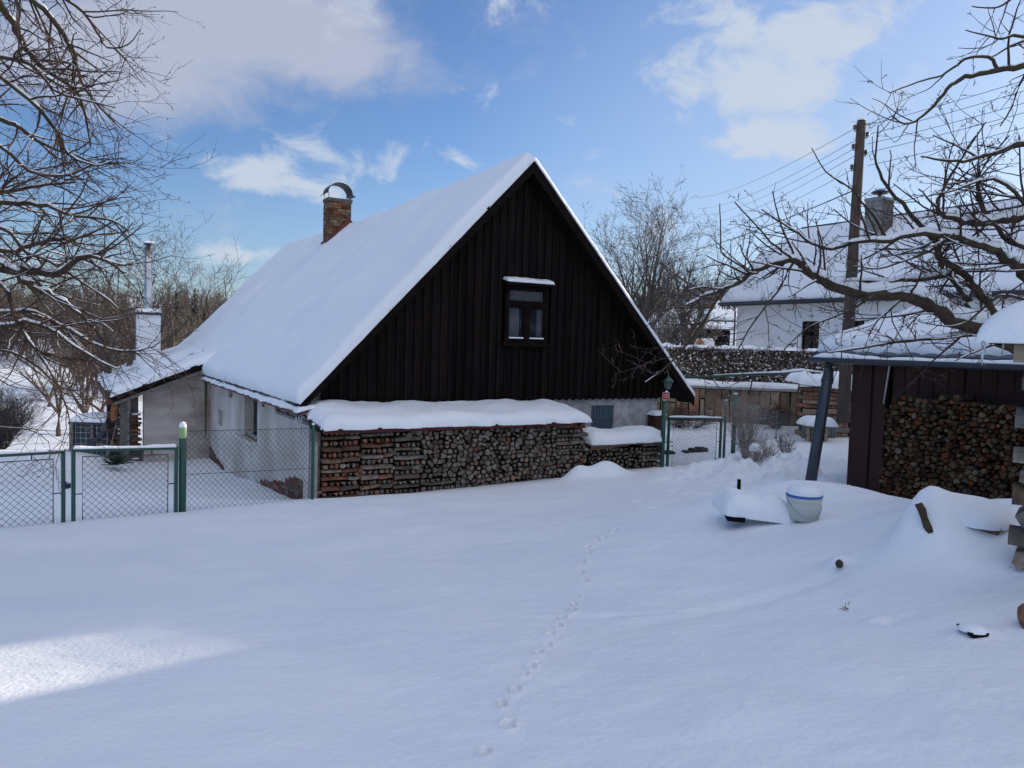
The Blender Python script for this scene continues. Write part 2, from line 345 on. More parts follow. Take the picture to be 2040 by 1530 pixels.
# ------------------------------------------------------------ fast tubes for trees
def tubes(polys,sides,name,mat,parent,kind=None,smooth=True):
    """polys: list of (pts Nx3, radii N). one mesh"""
    groups={}
    for p,r in polys: groups.setdefault(len(p),[]).append((p,r))
    VS=[];FS=[];off=0
    ang=np.arange(sides)*2*np.pi/sides; ca,sa=np.cos(ang),np.sin(ang)
    for n,g in groups.items():
        P=np.array([x[0] for x in g],dtype=np.float64); R=np.array([x[1] for x in g])
        D=np.empty_like(P); D[:,1:-1]=P[:,2:]-P[:,:-2]; D[:,0]=P[:,1]-P[:,0]; D[:,-1]=P[:,-1]-P[:,-2]
        D/=np.linalg.norm(D,axis=2,keepdims=True)+1e-9
        ref=np.zeros_like(D); steep=np.abs(D[:,:,2])>.93; ref[...,2]=1; ref[steep]=(1,0,0)
        A=np.cross(D,ref); A/=np.linalg.norm(A,axis=2,keepdims=True)+1e-9; Bb=np.cross(D,A)
        Q=P[:,:,None,:]+R[:,:,None,None]*(A[:,:,None,:]*ca[None,None,:,None]+Bb[:,:,None,:]*sa[None,None,:,None])
        m=len(g); VS.append(Q.reshape(-1,3))
        base=off+(np.arange(m)*n*sides)[:,None,None]+(np.arange(n-1)*sides)[None,:,None]
        j=np.arange(sides)[None,None,:]; j2=(j+1)%sides
        F=np.stack([base+j,base+j2,base+sides+j2,base+sides+j],axis=-1).reshape(-1,4); FS.append(F); off+=m*n*sides
    if not VS: return None
    VV=np.concatenate(VS); FF=np.concatenate(FS); org=ORG[parent.name]; VV=VV-np.array(org)
    me=bpy.data.meshes.new(name); nv=len(VV); nf=len(FF)
    me.vertices.add(nv); me.vertices.foreach_set('co',VV.astype(np.float32).ravel()); me.loops.add(nf*4); me.loops.foreach_set('vertex_index',FF.astype(np.int32).ravel())
    me.polygons.add(nf); me.polygons.foreach_set('loop_start',np.arange(nf,dtype=np.int32)*4); me.polygons.foreach_set('loop_total',np.full(nf,4,dtype=np.int32))
    if smooth: me.polygons.foreach_set('use_smooth',[True]*nf)
    me.materials.append(mat); me.update(calc_edges=True); me.validate()
    o=bpy.data.objects.new(name,me); link(o); o.parent=parent; ORG[o.name]=org
    if kind: o['kind']=kind
    return o
def rdir(rg,d,ang):
    d=V(d).normalized(); a=d.cross(V((rg.gauss(0,1),rg.gauss(0,1),rg.gauss(0,1)))).normalized()
    return (d*math.cos(ang)+a*math.sin(ang)).normalized()
def grow(out,p,d,Ln,r,lvl,maxl,rg,G):
    n=G['seg'][lvl]; st=Ln/n; p=V(p); d=V(d).normalized(); pts=[p.copy()]; rad=[r]; w=G['wob']; tr=G['trop'][lvl]; r1=r*G.get('tip',.45)
    for i in range(n):
        d=(d+V((rg.gauss(0,w),rg.gauss(0,w),rg.gauss(0,w)+tr*(i/n if G.get('curl') else 1)))).normalized()
        p=p+d*st; pts.append(p.copy()); rad.append(r+(r1-r)*(i+1)/n)
    out[lvl].append((pts,rad))
    branch(out,pts,rad,lvl,maxl,rg,G)
def branch(out,pts,rad,lvl,maxl,rg,G,t0=.15):
    Ln=sum((pts[i+1]-pts[i]).length for i in range(len(pts)-1)); n=len(pts)-1
    if lvl<maxl:
        k=Ln*G['dens'][lvl]; k=int(k)+(rg.random()<k%1)
        for c in range(k):
            t=t0+(1-t0)*rg.random(); x=t*n; i=min(n-1,int(x)); q=pts[i].lerp(pts[i+1],x-i); dd=(pts[i+1]-pts[i]).normalized()
            rr=rad[i]+(rad[i+1]-rad[i])*(x-i); ln=G['len'][lvl]*(.5+.9*rg.random())*(1.15-.5*t)
            grow(out,q,rdir(rg,dd,rg.uniform(*G['ang'])),ln,max(G['rmin'],min(rr*.62,G['rmax'][lvl])),lvl+1,maxl,rg,G)
    elif G.get('spur',0):
        for c in range(int(Ln*G['spur']+rg.random())):
            x=rg.random()*n; i=min(n-1,int(x)); q=pts[i].lerp(pts[i+1],x-i); dd=(pts[i+1]-pts[i]).normalized(); e=rdir(rg,dd,rg.uniform(.8,1.4))
            l_=rg.uniform(.012,.04); out[-1].append(([q,q+e*l_],[G['rmin']*1.1,G['rmin']*1.5]))
# ============================================================ GROUND
CT=[(0,0,-1.6),(-3,0,-1.72),(3,0,-1.3),(0,-8,-1.5),(-8,-6,-1.9),(8,-6,-1.2),(0,3,-1.64),(-3,3.5,-1.86),(2.2,2.4,-1.30),(0,5,-1.75),(1.2,4.6,-1.58),(-3,6,-2.08),(-6,5,-2.05),(-10,7,-2.4),
 (3.45,6,-1.22),(2.4,5.2,-1.46),(2.24,3.7,-1.33),(4.5,4,-1.15),(7,4,-1.1),(9,9,-1.5),(5.6,8.6,-1.83),(4.3,8.6,-1.66),(4.7,10.6,-1.82),(2.5,6.6,-1.52),(2.2,7.5,-1.56),(0,7,-1.93),(1,10,-2.12),(-1.5,9,-2.16),
 (-5.6,8.4,-2.2),(-5.06,8.8,-2.22),(-4.1,9.6,-2.26),(-2.9,11.2,-2.38),(-3.3,12.0,-2.56),(-2.0,12.55,-2.53),(-.9,13.0,-2.50),(1.36,14.4,-2.45),(3.0,15.1,-2.38),(-3.4,12.9,-2.78),(-4.9,15.5,-3.05),(-6.2,11.5,-2.42),(-8.1,20.6,-3.43),(-9.6,19.6,-3.55),
 (-11,19.8,-3.24),(-9,14,-2.95),(-14,14,-2.9),(-14,22,-3.45),(4.2,13.5,-2.08),(6.4,13.5,-1.95),(4.4,16.5,-2.33),(6.5,17,-2.15),(4.9,20.5,-2.15),(8,20.5,-2.1),(12,20,-2.0),(12,12,-1.8),(14,6,-1.3),(16,25,-2.0),(1,25,-2.4),(-6,30,-3.9),
 (-15,25,-3.95),(-17,30,-4.45),(-30,28,-4.5),(-12,34,-4.5),(-10,45,-4.9),(-25,45,-5.0),(-40,50,-5.2),(-30,90,-5.6),(-80,60,-5),(-60,125,-5.5),(0,110,-4.0),(-20,130,-5.3),(-100,230,3),(-30,260,6),(-160,150,-3),(0,60,-3.2),
 (30,25,-1.3),(40,45,-.3),(14,52,-.7),(22,80,1.4),(20,115,4.4),(50,120,6),(60,60,1.5),(60,230,14),(0,300,9),(150,150,14),(-200,320,12),(200,380,22),(0,420,14),(-60,400,16),(60,10,-.5),(60,-15,-.5),(-60,-15,-3)]
_c=np.array(CT,dtype=float); _x=_c[:,:2]/10
def _K(a,b):
    r2=((a[:,None,:]-b[None,:,:])**2).sum(-1); return .5*r2*np.log(r2+1e-12)
_n=len(_c); _A=np.zeros((_n+3,_n+3)); _A[:_n,:_n]=_K(_x,_x)+np.eye(_n)*2e-4; _A[:_n,_n:]=np.c_[np.ones(_n),_x]; _A[_n:,:_n]=_A[:_n,_n:].T
_w=np.linalg.solve(_A,np.r_[_c[:,2],np.zeros(3)])
def sst(a,b,x): t=np.clip((x-a)/(b-a),0,1); return t*t*(3-2*t)
_rs=np.random.RandomState(5); _perm=_rs.rand(256,256)
def vnoise(x,y,o=1):
    s=0;a=1
    for k in range(o):
        xi=np.floor(x).astype(int); yi=np.floor(y).astype(int); fx=x-xi; fy=y-yi; fx=fx*fx*(3-2*fx); fy=fy*fy*(3-2*fy)
        g=lambda i,j:_perm[(xi+i+k*37)%256,(yi+j+k*91)%256]
        s=s+a*((g(0,0)*(1-fx)+g(1,0)*fx)*(1-fy)+(g(0,1)*(1-fx)+g(1,1)*fx)*fy-.5); a*=.5; x=x*2.03+7.1; y=y*2.03+3.3
    return s
WALL_A=at(1345,771,22.4); WALL_B=at(1600,781,21.6)      # front top edge of the retaining wall
_wd=(WALL_B-WALL_A); _wd.z=0; _wd.normalize(); _wn=V((-_wd.y,_wd.x,0))
def ground(x,y,fine=True):
    x=np.atleast_1d(np.asarray(x,float)); y=np.atleast_1d(np.asarray(y,float)); z=np.empty(len(x))
    for i in range(0,len(x),20000):
        q=np.c_[x[i:i+20000],y[i:i+20000]]/10; z[i:i+20000]=_K(q,_x)@_w[:_n]+_w[_n]+q@_w[_n+1:]
    # terrace behind the retaining wall
    d=(x-WALL_A.x)*_wn.x+(y-WALL_A.y)*_wn.y
    terr=-1.16+.012*np.clip(y-24,0,60); m=sst(.35,.6,d)*sst(-1,3,x)*(1-sst(30,55,y))*(1-sst(26,40,x)); z=z*(1-m)+np.maximum(z,terr)*m
    for cx,cy,sx,sy,h,r in MOUND:
        z=z+h*np.exp(-((((x-cx)*math.cos(r)+(y-cy)*math.sin(r))/sx)**2+((-(x-cx)*math.sin(r)+(y-cy)*math.cos(r))/sy)**2))
    if not fine: return z
    # soft drifts
    z+=.055*vnoise(x*2.6+1,y*2.6+4,2)*np.exp(-(((x-3.3)/1.0)**2+((y-4.9)/1.2)**2))
    z+=.05*vnoise(x*.45+3,y*.45,3)+.012*vnoise(x*2.2,y*2.2+8,2)*(y<25)
    nr=(1-sst(9,14,y))*(y>1); z+=nr*(.010*vnoise(x*3.1+2,y*5.2,2)+.0045*vnoise(x*11,y*15,2))
    # trodden, shovelled snow between the gate and the shed
    px=(x-5.0)/2.1; py=(y-13.0)/3.6; tm=np.clip(1.35-np.sqrt(px*px+py*py),0,1)*sst(9.6,11.2,y+(x-4)*.6)
    z+=tm*(.34*vnoise(x*2.4,y*2.4,3)-.30*np.clip(vnoise(x*3.3+5,y*3.3,2)+.05,0,1)+.13*np.abs(vnoise(x*6.5,y*6.5,2))+.05*vnoise(x*14,y*14,2))
    # snow bank in front of the downpipe, behind the bucket
    g=lambda cx,cy,sx,sy,h,r=0:h*np.exp(-((((x-cx)*math.cos(r)+(y-cy)*math.sin(r))/sx)**2+((-(x-cx)*math.sin(r)+(y-cy)*math.cos(r))/sy)**2))
    z+=g(3.0,7.9,.85,.42,.20,-.15)
    # long low ridge on the right foreground, snowed-in logs make small mounds
    for cx,cy,sx,sy,h,r in HUMPS: z+=g(cx,cy,sx,sy,h,r)
    z-=g(1.65,4.75,.75,.10,.030,.33)+g(.55,4.75,.5,.04,.012,-.1)
    z+=g(1.98,4.0,.05,.03,.02)-g(2.0,3.93,.06,.03,.02)
    z-=g(2.05,3.95,.16,.05,.012)*(vnoise(x*30,y*30)>0)
    z+=g(1.72,13.75,.42,.3,.30,.5)+g(1.2,13.55,.22,.22,.2)      # snowed-in thing in front of the low stack
    # small paw prints
    for a,b,dp,rr in PAWS: 
        w=(np.abs(x-a)<.25)&(np.abs(y-b)<.25)
        q=((x[w]-a)/rr)**2+((y[w]-b)/(rr*1.5))**2; z[w]+=-dp*np.exp(-q**2)+dp*.18*np.exp(-((np.sqrt(q)-1.5)/.45)**2)
    return z
PAWS=[]; HUMPS=[]; MOUND=[(3.45,5.15,.90,.72,.23,0),(2.75,5.0,.55,.40,.06,.6),(2.9,3.9,.7,.6,.06,0)]
def gz(x,y,fine=True): return float(ground([x],[y],fine)[0])
def on_ground(px,py,fine=False):
    r=ray(px,py); a,b=.5,60
    for _ in range(34):
        m=(a+b)/2; p=r*(m/r.y)
        if p.z>gz(p.x,p.y,fine): a=m
        else: b=m
    return r*(a/r.y)
_rg=random.Random(3); _pp=[]
for px,py in [(968,1487),(1013,1437),(1005,1395),(1032,1368),(1038,1338),(1065,1320),(1070,1295),(1092,1277),(1093,1256),(1118,1241),(1120,1224),(1140,1212),(1143,1198),(1152,1187),(1165,1160),(1157,1147),(1163,1125),(1175,1107),(1173,1095),(1190,1083),(1190,1074),(1208,1072),(1209,1062),(1225,1058),(1245,1043)]:
    q=on_ground(px,py); k_=_rg.uniform(.75,1.3); _pp.append((q.x+_rg.gauss(0,.008),q.y+_rg.gauss(0,.012),.068*k_,(.018 if q.y<4 else (.018 if q.y<6 else .024))*_rg.uniform(.85,1.2))); _pp.append((q.x+_rg.gauss(0,.012),q.y+_rg.uniform(.02,.05),.014*k_,.016))
for px,py in [(1275,1000),(1380,983),(1345,977),(1405,985),(1310,1012)]:
    q=on_ground(px,py); _pp.append((q.x,q.y,.05,.09))
PAWS=_pp
def hump(px,py,dx,dy,sx,sy,h,r=0): q=on_ground(px,py); HUMPS.append((q.x+dx,q.y+dy,sx,sy,h,r)); return q
HQ=[hump(1842,1108,.07,.20,.15,.20,.235,0),hump(1957,1102,.02,.30,.26,.22,.17,0),hump(1672,1138,.03,.12,.06,.10,.06,0),hump(1950,1275,0,.07,.09,.07,.03,0),hump(1760,1105,0,.0,.50,.28,.035,.62),hump(1900,1120,.1,.1,.55,.30,.05,.3)]
print('humps',[tuple(round(c,2) for c in h[:2]) for h in HUMPS])
def seg(*a):
    o=[]
    for (s,e,st) in a:
        n=max(1,int(round((e-s)/st))); o+=[s+(e-s)*i/n for i in range(n)]
    return o+[a[-1][1]]
gx=seg((-260,-60,12),(-60,-16,1.6),(-16,-3,.16),(-3,-.6,.06),(-.6,2.1,.014),(2.1,8,.045),(8,14,.25),(14,60,1.6),(60,260,12))
gy=seg((-25,1.5,.8),(1.5,5.2,.016),(5.2,9.5,.03),(9.5,17,.055),(17,24,.14),(24,30,.5),(30,70,1.5),(70,440,8))
X,Y=np.meshgrid(gx,gy); Z=ground(X.ravel(),Y.ravel()).reshape(X.shape)
def grid_obj(name,X,Y,Z,mat):
    nr,nc=X.shape; me=bpy.data.meshes.new(name); co=np.stack([X,Y,Z],-1).reshape(-1,3).astype(np.float32)
    i=np.arange(nr-1)[:,None]*nc+np.arange(nc-1)[None,:]; F=np.stack([i,i+1,i+nc+1,i+nc],-1).reshape(-1,4).astype(np.int32); nf=len(F)
    me.vertices.add(len(co)); me.vertices.foreach_set('co',co.ravel()); me.loops.add(nf*4); me.loops.foreach_set('vertex_index',F.ravel())
    me.polygons.add(nf); me.polygons.foreach_set('loop_start',np.arange(nf,dtype=np.int32)*4); me.polygons.foreach_set('loop_total',np.full(nf,4,dtype=np.int32)); me.polygons.foreach_set('use_smooth',[True]*nf)
    me.materials.append(mat); me.update(calc_edges=True); o=bpy.data.objects.new(name,me); link(o); ORG[o.name]=V((0,0,0)); return o
gr=grid_obj('snow_ground',X,Y,Z,SNOW); gr['kind']='structure'

# ============================================================ COTTAGE
O=at(600,780,12.6); E1=V((.862,.507,0)); E2=V((-.507,.862,0))
def H(u,v,z): return V((O.x,O.y,0))+E1*u+E2*v+V((0,0,z))
def uvz(p): d=V((p.x-O.x,p.y-O.y,0)); return d.dot(E1),d.dot(E2),p.z
ZE,ZR,HW,LEN=-1.02,3.50,4.32,18.3
sl=(ZR-ZE)/HW
HB=H(4.3,.2,0); HB.z=-2.9
house=thing('cottage',H(4.3,.3,-2.6),'old cottage with steep snow covered roof, dark timber gable and whitewashed walls','house')
GV=.30
def gpt(px,py,v=GV): return uvz(on_plane(px,py,H(0,v,0),E2))
WU=.17
def lpt(px,py,u=.17): return uvz(on_plane(px,py,H(u,0,0),E1))
NG=-E2; NL=-E1
# --- masonry walls
b=B()
wa=gpt(1178,808,.4); wb=gpt(1222,850,.4)
# gable masonry below the boards
hs=[(wa[0],wb[0],wb[2]-.25,wa[2])]
wall(b,H(0,.40,0),E1,None,WU,8.0,-3.6,-1.02,hs,NG,.14)
# right side wall and rear wall
b.box(H(7.93,LEN/2+.2,-2.2),E1*.07,E2*(LEN/2-.25),(0,0,1.3))
b.box(H(4.15,LEN-.25,-2.2),E1*3.8,E2*.06,(0,0,1.3))
b.build('wall',[WALLW,DARKIN],house)
b=B()
t1=lpt(487,790); t2=lpt(512,880); v0,v1=sorted((t1[1],t2[1])); zt=t2[2]
sA=[lpt(435,815),lpt(443,850)]; sB=[lpt(455,775),lpt(463,793)]; sC=[lpt(521,800),lpt(527,812)]; gw=[lpt(552,800),lpt(617,848)]
def hole(a,bb): return (min(a[1],bb[1]),max(a[1],bb[1]),min(a[2],bb[2]),max(a[2],bb[2]))
gvs=(min(gw[0][1],gw[1][1]),max(gw[0][1],gw[1][1]))
gwz=lpt(617,848)[2]+.0
hl=[(v0,v1,zt,-1.30),hole(*sA),hole(*sB),hole(*sC),(gvs[0],gvs[1],gwz,-1.28)]
wall(b,H(WU,0,0),E2,None,.40,9.95,-4.2,-1.2,hl,NL,.28)
lw=b.build('wall',[PLASTER,DARKIN],house); 
# sill and dark sash of the tall window
b=B(); b.box(H(WU-.06,(v0+v1)/2,zt-.03),E1*.10,E2*((v1-v0)/2+.06),(0,0,.03)); b.build('window_sill',PLASTER,house)
b=B(); snow=B(); 
w=thing  # keep name short below
wf=B(); wf.box(H(WU+.23,(v0+v1)/2-.0,(zt-1.3)/2),E1*.02,E2*((v1-v0)/2),(0,0,(-1.3-zt)/2)); fo=wf.build('window',BARGE,house)
g_=B(); g_.box(H(WU+.205,(v0+v1)/2,(zt-1.3)/2),E1*.006,E2*((v1-v0)/2-.06),(0,0,(-1.3-zt)/2-.07)); g_.build('pane',GLASS,fo)
# glass strip window with brown frame
b=B(); zc=(gwz-1.28)/2; hh=(-1.28-gwz)/2; vc=sum(gvs)/2; hv=(gvs[1]-gvs[0])/2
for z_ in(gwz+.025,-1.30): b.box(H(WU,vc,z_),E1*.03,E2*hv,(0,0,.025))
for q in(-1,-.33,.33,1): b.box(H(WU,vc+q*(hv-.04),zc),E1*.03,E2*.05,(0,0,hh-.05))
fo=b.build('window',PLANKG,house)
for q in(-.67,0,.67):
    g_=B(); g_.box(H(WU+.02,vc+q*(hv-.04),zc),E1*.006,E2*(hv/3-.07),(0,0,hh-.05)); g_.build('pane',GLASSG,fo)
# stone plinth exposed along the left wall
rg=random.Random(9)
v=.42
while v<9.9:
    l_=rg.uniform(.16,.34); zg=gz(*H(.2,v+.2,0).xy)
    hrow=.22+.36*max(0,1-v/3.4) if v<3.4 else (.10 if v<7.6 else .20+.12*(v-7.6))
    z=zg-.22
    while z<zg+hrow-.17+.03*math.sin(v*2):
        zl_=zg+hrow-.12+.03*math.sin(v*2); h_=min(rg.uniform(.09,.15),max(.045,zl_-z)); s=B(); dd=rg.uniform(.005,.03); ja=lambda:rg.uniform(-.006,.006); x0,x1,z0,z1=v+.006,v+l_-.006,z+.006,z+h_-.006
        s.prism([H(WU-dd,a,c) for a,c in((x0+ja(),z0+ja()),((x0+x1)/2,z0+ja()),(x1+ja(),z0+ja()),(x1+ja(),z1+ja()),((x0+x1)/2,z1+ja()),(x0+ja(),z1+ja()))],E1*.05); s.build('stone',STONE,house); z+=h_
    v+=l_
# moss streak column: corner pilaster
b=B(); pq=lpt(411,740,.30); b.bar(H(.12,9.93,-3.9),H(.12,9.93,-1.2),.03,.05); 
# --- lean-to
LV=10.0
def lean_z(u): return -.62-(.35-u)*.40
b=B(); P=[H(-1.50,LV,-4.3),H(WU+.01,LV,-4.3),H(WU+.01,LV,lean_z(WU+.01)-.22),H(-1.50,LV,lean_z(-1.5)-.22)]
b.add(P,[(0,1,2,3)]); P2=[p+E2*.3 for p in P]; b.add(P2,[(3,2,1,0)]); b.add([P[0],P[3],P2[3],P2[0]],[(0,1,2,3)])
b.box(H(-1.62,14.8,-3.2),E1*.1,E2*3.4,(0,0,1.5))
b.build('lean_to_wall',PLASTERD,house)
b=B(); b.prism([H(.02,LV-.006,-1.18),H(.09,LV-.006,-1.18),H(.10,LV-.006,-1.7),H(.075,LV-.006,-2.7),H(.05,LV-.006,-3.0),H(.03,LV-.006,-2.1)],E2*.005); b.build('moss_streak',MOSS,house)
# roof deck, fascia of the lean-to
b=B(); pr=[H(-2.25,LV-.32,lean_z(-2.25)-.05),H(.35,LV-.32,lean_z(.35)-.05),H(.35,LV-.32,lean_z(.35)-.16),H(-2.25,LV-.32,lean_z(-2.25)-.16)]
b.prism(pr,E2*8.7); b.build('lean_to_roof',BARGE,house)
b=B(); b.prism([H(-2.28,LV-.345,lean_z(-2.28)+.02),H(.37,LV-.345,lean_z(.37)+.02),H(.37,LV-.345,lean_z(.37)-.13),H(-2.28,LV-.345,lean_z(-2.28)-.13)],E2*.02); b.build('verge_board',BARGE,house)
b=B(); b.prism([H(-2.2,LV-.30,lean_z(-2.2)-.17),H(.3,LV-.30,lean_z(.3)-.17),H(.3,LV-.30,lean_z(.3)-.25),H(-2.2,LV-.30,lean_z(-2.2)-.25)],E2*.28); b.build('soffit_lath',PLANKG,house)
# gutter & downpipe of the lean-to
b=B(); G0=H(-2.33,LV-.3,lean_z(-2.3)-.12); 
b.tube([G0,G0+E2*8.6],.07,8); b.build('gutter',REDF,house)
b=B(); ib=at(213,835,20.4)
b.tube([G0+E2*.3,G0+E2*.3+V((0,0,-.15)),G0+E2*.3+V((-.02,0,-.55)),G0+E2*.3+V((-.12,0,-.85)),G0+E2*.3+V((-.33,-.05,-1.05)),G0+E2*.3+V((-.5,-.1,-1.15))],.065,8); b.build('downpipe',DARKM,house,True)
# verge post and open side
b=B(); b.box(H(-1.98,LV-.02,(lean_z(-2)-3.75)/2-.1),E1*.09,E2*.08,(0,0,1.0)); b.build('post',PLANKG,house)
# snow on the lean-to
snow_slab(lambda u,v:H(-2.30+2.72*u,LV-.36+8.75*v,lean_z(-2.30+2.72*u)),30,60,.21,(0,0,1),rag=.03,seed=3,name='lean_to_snow',parent=house,edges=(1,0,1,1),lump=.12)
# --- main roof decks
def roofz(u): return ZE+sl*u if u<=HW else ZE+sl*(2*HW-u)
UR=8.66
b=B(); th=.10
b.add([H(0,0,ZE),H(HW,0,ZR),H(HW,LEN,ZR),H(0,LEN,ZE),H(0,0,ZE-th),H(HW,0,ZR-th*1.4),H(HW,LEN,ZR-th*1.4),H(0,LEN,ZE-th)],[(0,1,2,3),(7,6,5,4),(0,3,7,4),(0,4,5,1),(3,2,6,7)])
b.add([H(HW,0,ZR),H(UR,0,roofz(UR)),H(UR,LEN,roofz(UR)),H(HW,LEN,ZR),H(HW,0,ZR-th*1.4),H(UR,0,roofz(UR)-th),H(UR,LEN,roofz(UR)-th),H(HW,LEN,ZR-th*1.4)],[(0,1,2,3),(7,6,5,4),(1,5,6,2),(0,4,5,1),(3,2,6,7)])
b.build('roof',BARGE,house)
def bargeboard(ua,ub,name='barge_board'):
    b=B(); za,zb=roofz(ua),roofz(ub); dn=.19
    b.prism([H(ua,-.05,za-.005),H(ub,-.05,zb-.005),H(ub,-.05,zb-dn*1.35),H(ua,-.05,za-dn)],E2*.045); return b.build(name,BARGE,house)
bargeboard(-.02,HW); bargeboard(UR+.02,HW)
# soffit behind barge boards (boxed)
b=B(); 
for ua,ub in((.05,HW),(UR-.05,HW)):
    b.prism([H(ua,0,roofz(ua)-.12),H(ub,0,roofz(ub)-.16),H(ub,0,roofz(ub)-.24),H(ua,0,roofz(ua)-.20)],E2*.40)
b.build('soffit',BARGE,house)
# snow on both slopes
nL=(E1*-sl+V((0,0,1))).normalized()
def SL(u,v):
    uu=-.04+(HW+.06)*v; z=ZE+sl*uu
    sag=-.10*math.sin(math.pi*u)*v
    if u>.95: pass
    return H(uu,-.06+(LEN+.1)*u,z+sag)
snow_slab(SL,110,44,.17,nL,rag=.018,seed=11,name='roof_snow',parent=house,edges=(1,1,1,0),lump=.32,freq=.6,droop=.03)
nR=(E1*sl+V((0,0,1))).normalized()
snow_slab(lambda u,v:H(UR+.03+(HW-.02-UR)*v,-.06+(LEN+.1)*u,roofz(UR+(HW-UR)*v)),60,24,.09,nR,rag=.02,seed=21,name='roof_snow',parent=house,edges=(1,1,1,0))
# ragged tile edge and snowy pent strip under the left eave
b=B(); rg=random.Random(4)
v=.1
while v<9.7:
    w_=rg.uniform(.22,.34)
    for k in range(3):
        s=B(); uu=.02+.07*k; jj=rg.uniform(-.01,.012)
        s.box(H(uu,v+w_/2,ZE-.10-.05*k+jj),E1*.07,E2*(w_/2-.01),(0,0,.014)); s.build('tile',TILE,house)
    v+=w_
b=B(); b.prism([H(-.06,-.05,-1.22),H(.34,-.05,-1.14),H(.34,-.05,-1.19),H(-.06,-.05,-1.26)],E2*9.8); b.build('pent_strip',REDF,house)
b=B(); b.box(H(-.07,4.85,-1.245),E1*.012,E2*4.92,(0,0,.026)); b.build('fascia',REDF,house)
snow_slab(lambda u,v:H(-.09+.34*v,-.12+9.95*u,-1.215+.08*v),90,8,.085,(0,0,1),rag=.05,seed=5,rnd=.09,name='strip_snow',parent=house,lump=.5,freq=1.6)
b=B(); b.box(H(.18,4.8,-1.16),E1*.10,E2*4.7,(0,0,.06)); b.build('eave_wall_plate',PLASTERD,house)
b=B(); 
for k in range(4): 
    p=H(-.08+.05*k,-.02+.03*k,-1.28); l_=[.26,.18,.30,.12][k]; b.tube([p,p+V((0,0,-l_*.5)),p+V((0,0,-l_))],[.016,.011,.002],6)
b.build('icicle',ICE,house,True)
# --- gable boards and battens
PITCH=.172; rg=random.Random(2)
win_a=gpt(1006,565,.3); win_b=gpt(1086,684,.3); wu0,wu1,wz0,wz1=win_a[0],win_b[0],win_b[2],win_a[2]
WC=(wu0+wu1)/2
def ztop(u): return roofz(u)-.18
ZB=-1.12
def boardgeo(u0,u1,v,th,zb,zt0,zt1,scal):
    b=B(); n=5; bot=[H(u0+(u1-u0)*i/n,v,zb+scal*(1-math.sin(math.pi*i/n)**.7)) for i in range(n+1)]
    poly=bot+[H(u1,v,zt1),H(u0,v,zt0)]; b.prism(poly,E2*th); return b
k=0; u=.42
while u<8.18:
    u1=u+PITCH-.012; a,b_=max(u,0),u1
    zb=ZB if u<7.95 else -1.0
    t0,t1=ztop(a),ztop(b_)
    if u<HW<u1: t0=t1=min(t0,t1)
    jit=rg.uniform(-.006,.006)
    spans=[(zb,None)]
    inwin=(a<wu1-.02 and b_>wu0+.02)
    if min(t0,t1)>zb+.1:
        if inwin:
            boardgeo(a,b_,GV+jit,.022,zb,wz0,wz0,.05).build('board',BOARD,house)
            boardgeo(a,b_,GV+jit,.022,wz1+.02,t0,t1,0).build('board',BOARD,house)
        else: boardgeo(a,b_,GV+jit,.022,zb,t0,t1,.05).build('board',BOARD,house)
    # batten over the joint
    c0,c1=u1-.026,u1+.034
    tm=min(ztop(c0),ztop(c1))
    if tm>zb+.15:
        if c0<wu1+.0 and c1>wu0-.0:
            boardgeo(c0,c1,GV-.030,.024,zb+.03,wz0-.1,wz0-.1,.0).build('batten',BOARD,house)
            if tm>wz1+.12: boardgeo(c0,c1,GV-.030,.024,wz1+.10,tm,tm,0).build('batten',BOARD,house)
        else: boardgeo(c0,c1,GV-.030,.024,zb+.03,ztop(c0),ztop(c1),0).build('batten',BOARD,house)
    u+=PITCH; k+=1
# backing behind the boards with window opening
b=B(); 
wall(b,H(0,GV+.06,0),E1,None,.45,8.1,-1.08,-1.0,[],NG,.1)
b.add([H(.5,GV+.06,-1.0),H(8.1,GV+.06,-1.0),H(8.1,GV+.06,-.9),H(wu1,GV+.06,-.9),H(wu0,GV+.06,-.9),H(.5,GV+.06,-.9)],[(0,1,2,3,4,5)])
b.add([H(.5,GV+.06,-.9),H(wu0,GV+.06,-.9),H(wu0,GV+.06,ztop(wu0)),],[(0,1,2)])
b.add([H(wu1,GV+.06,-.9),H(8.05,GV+.06,-.9),H(wu1,GV+.06,ztop(wu1))],[(0,1,2)])
b.add([H(wu0,GV+.06,-.9),H(wu1,GV+.06,-.9),H(wu1,GV+.06,wz0),H(wu0,GV+.06,wz0)],[(0,1,2,3)])
b.add([H(wu0,GV+.06,wz1),H(wu1,GV+.06,wz1),H(wu1,GV+.06,ztop(wu1)),H(wu0,GV+.06,ztop(wu0))],[(0,1,2,3)])
b.add([H(wu0,GV+.06,ztop(wu0)),H(wu1,GV+.06,ztop(wu1)),H(HW,GV+.06,ztop(HW))],[(0,1,2)])
b.build('gable_backing',DARKIN,house)
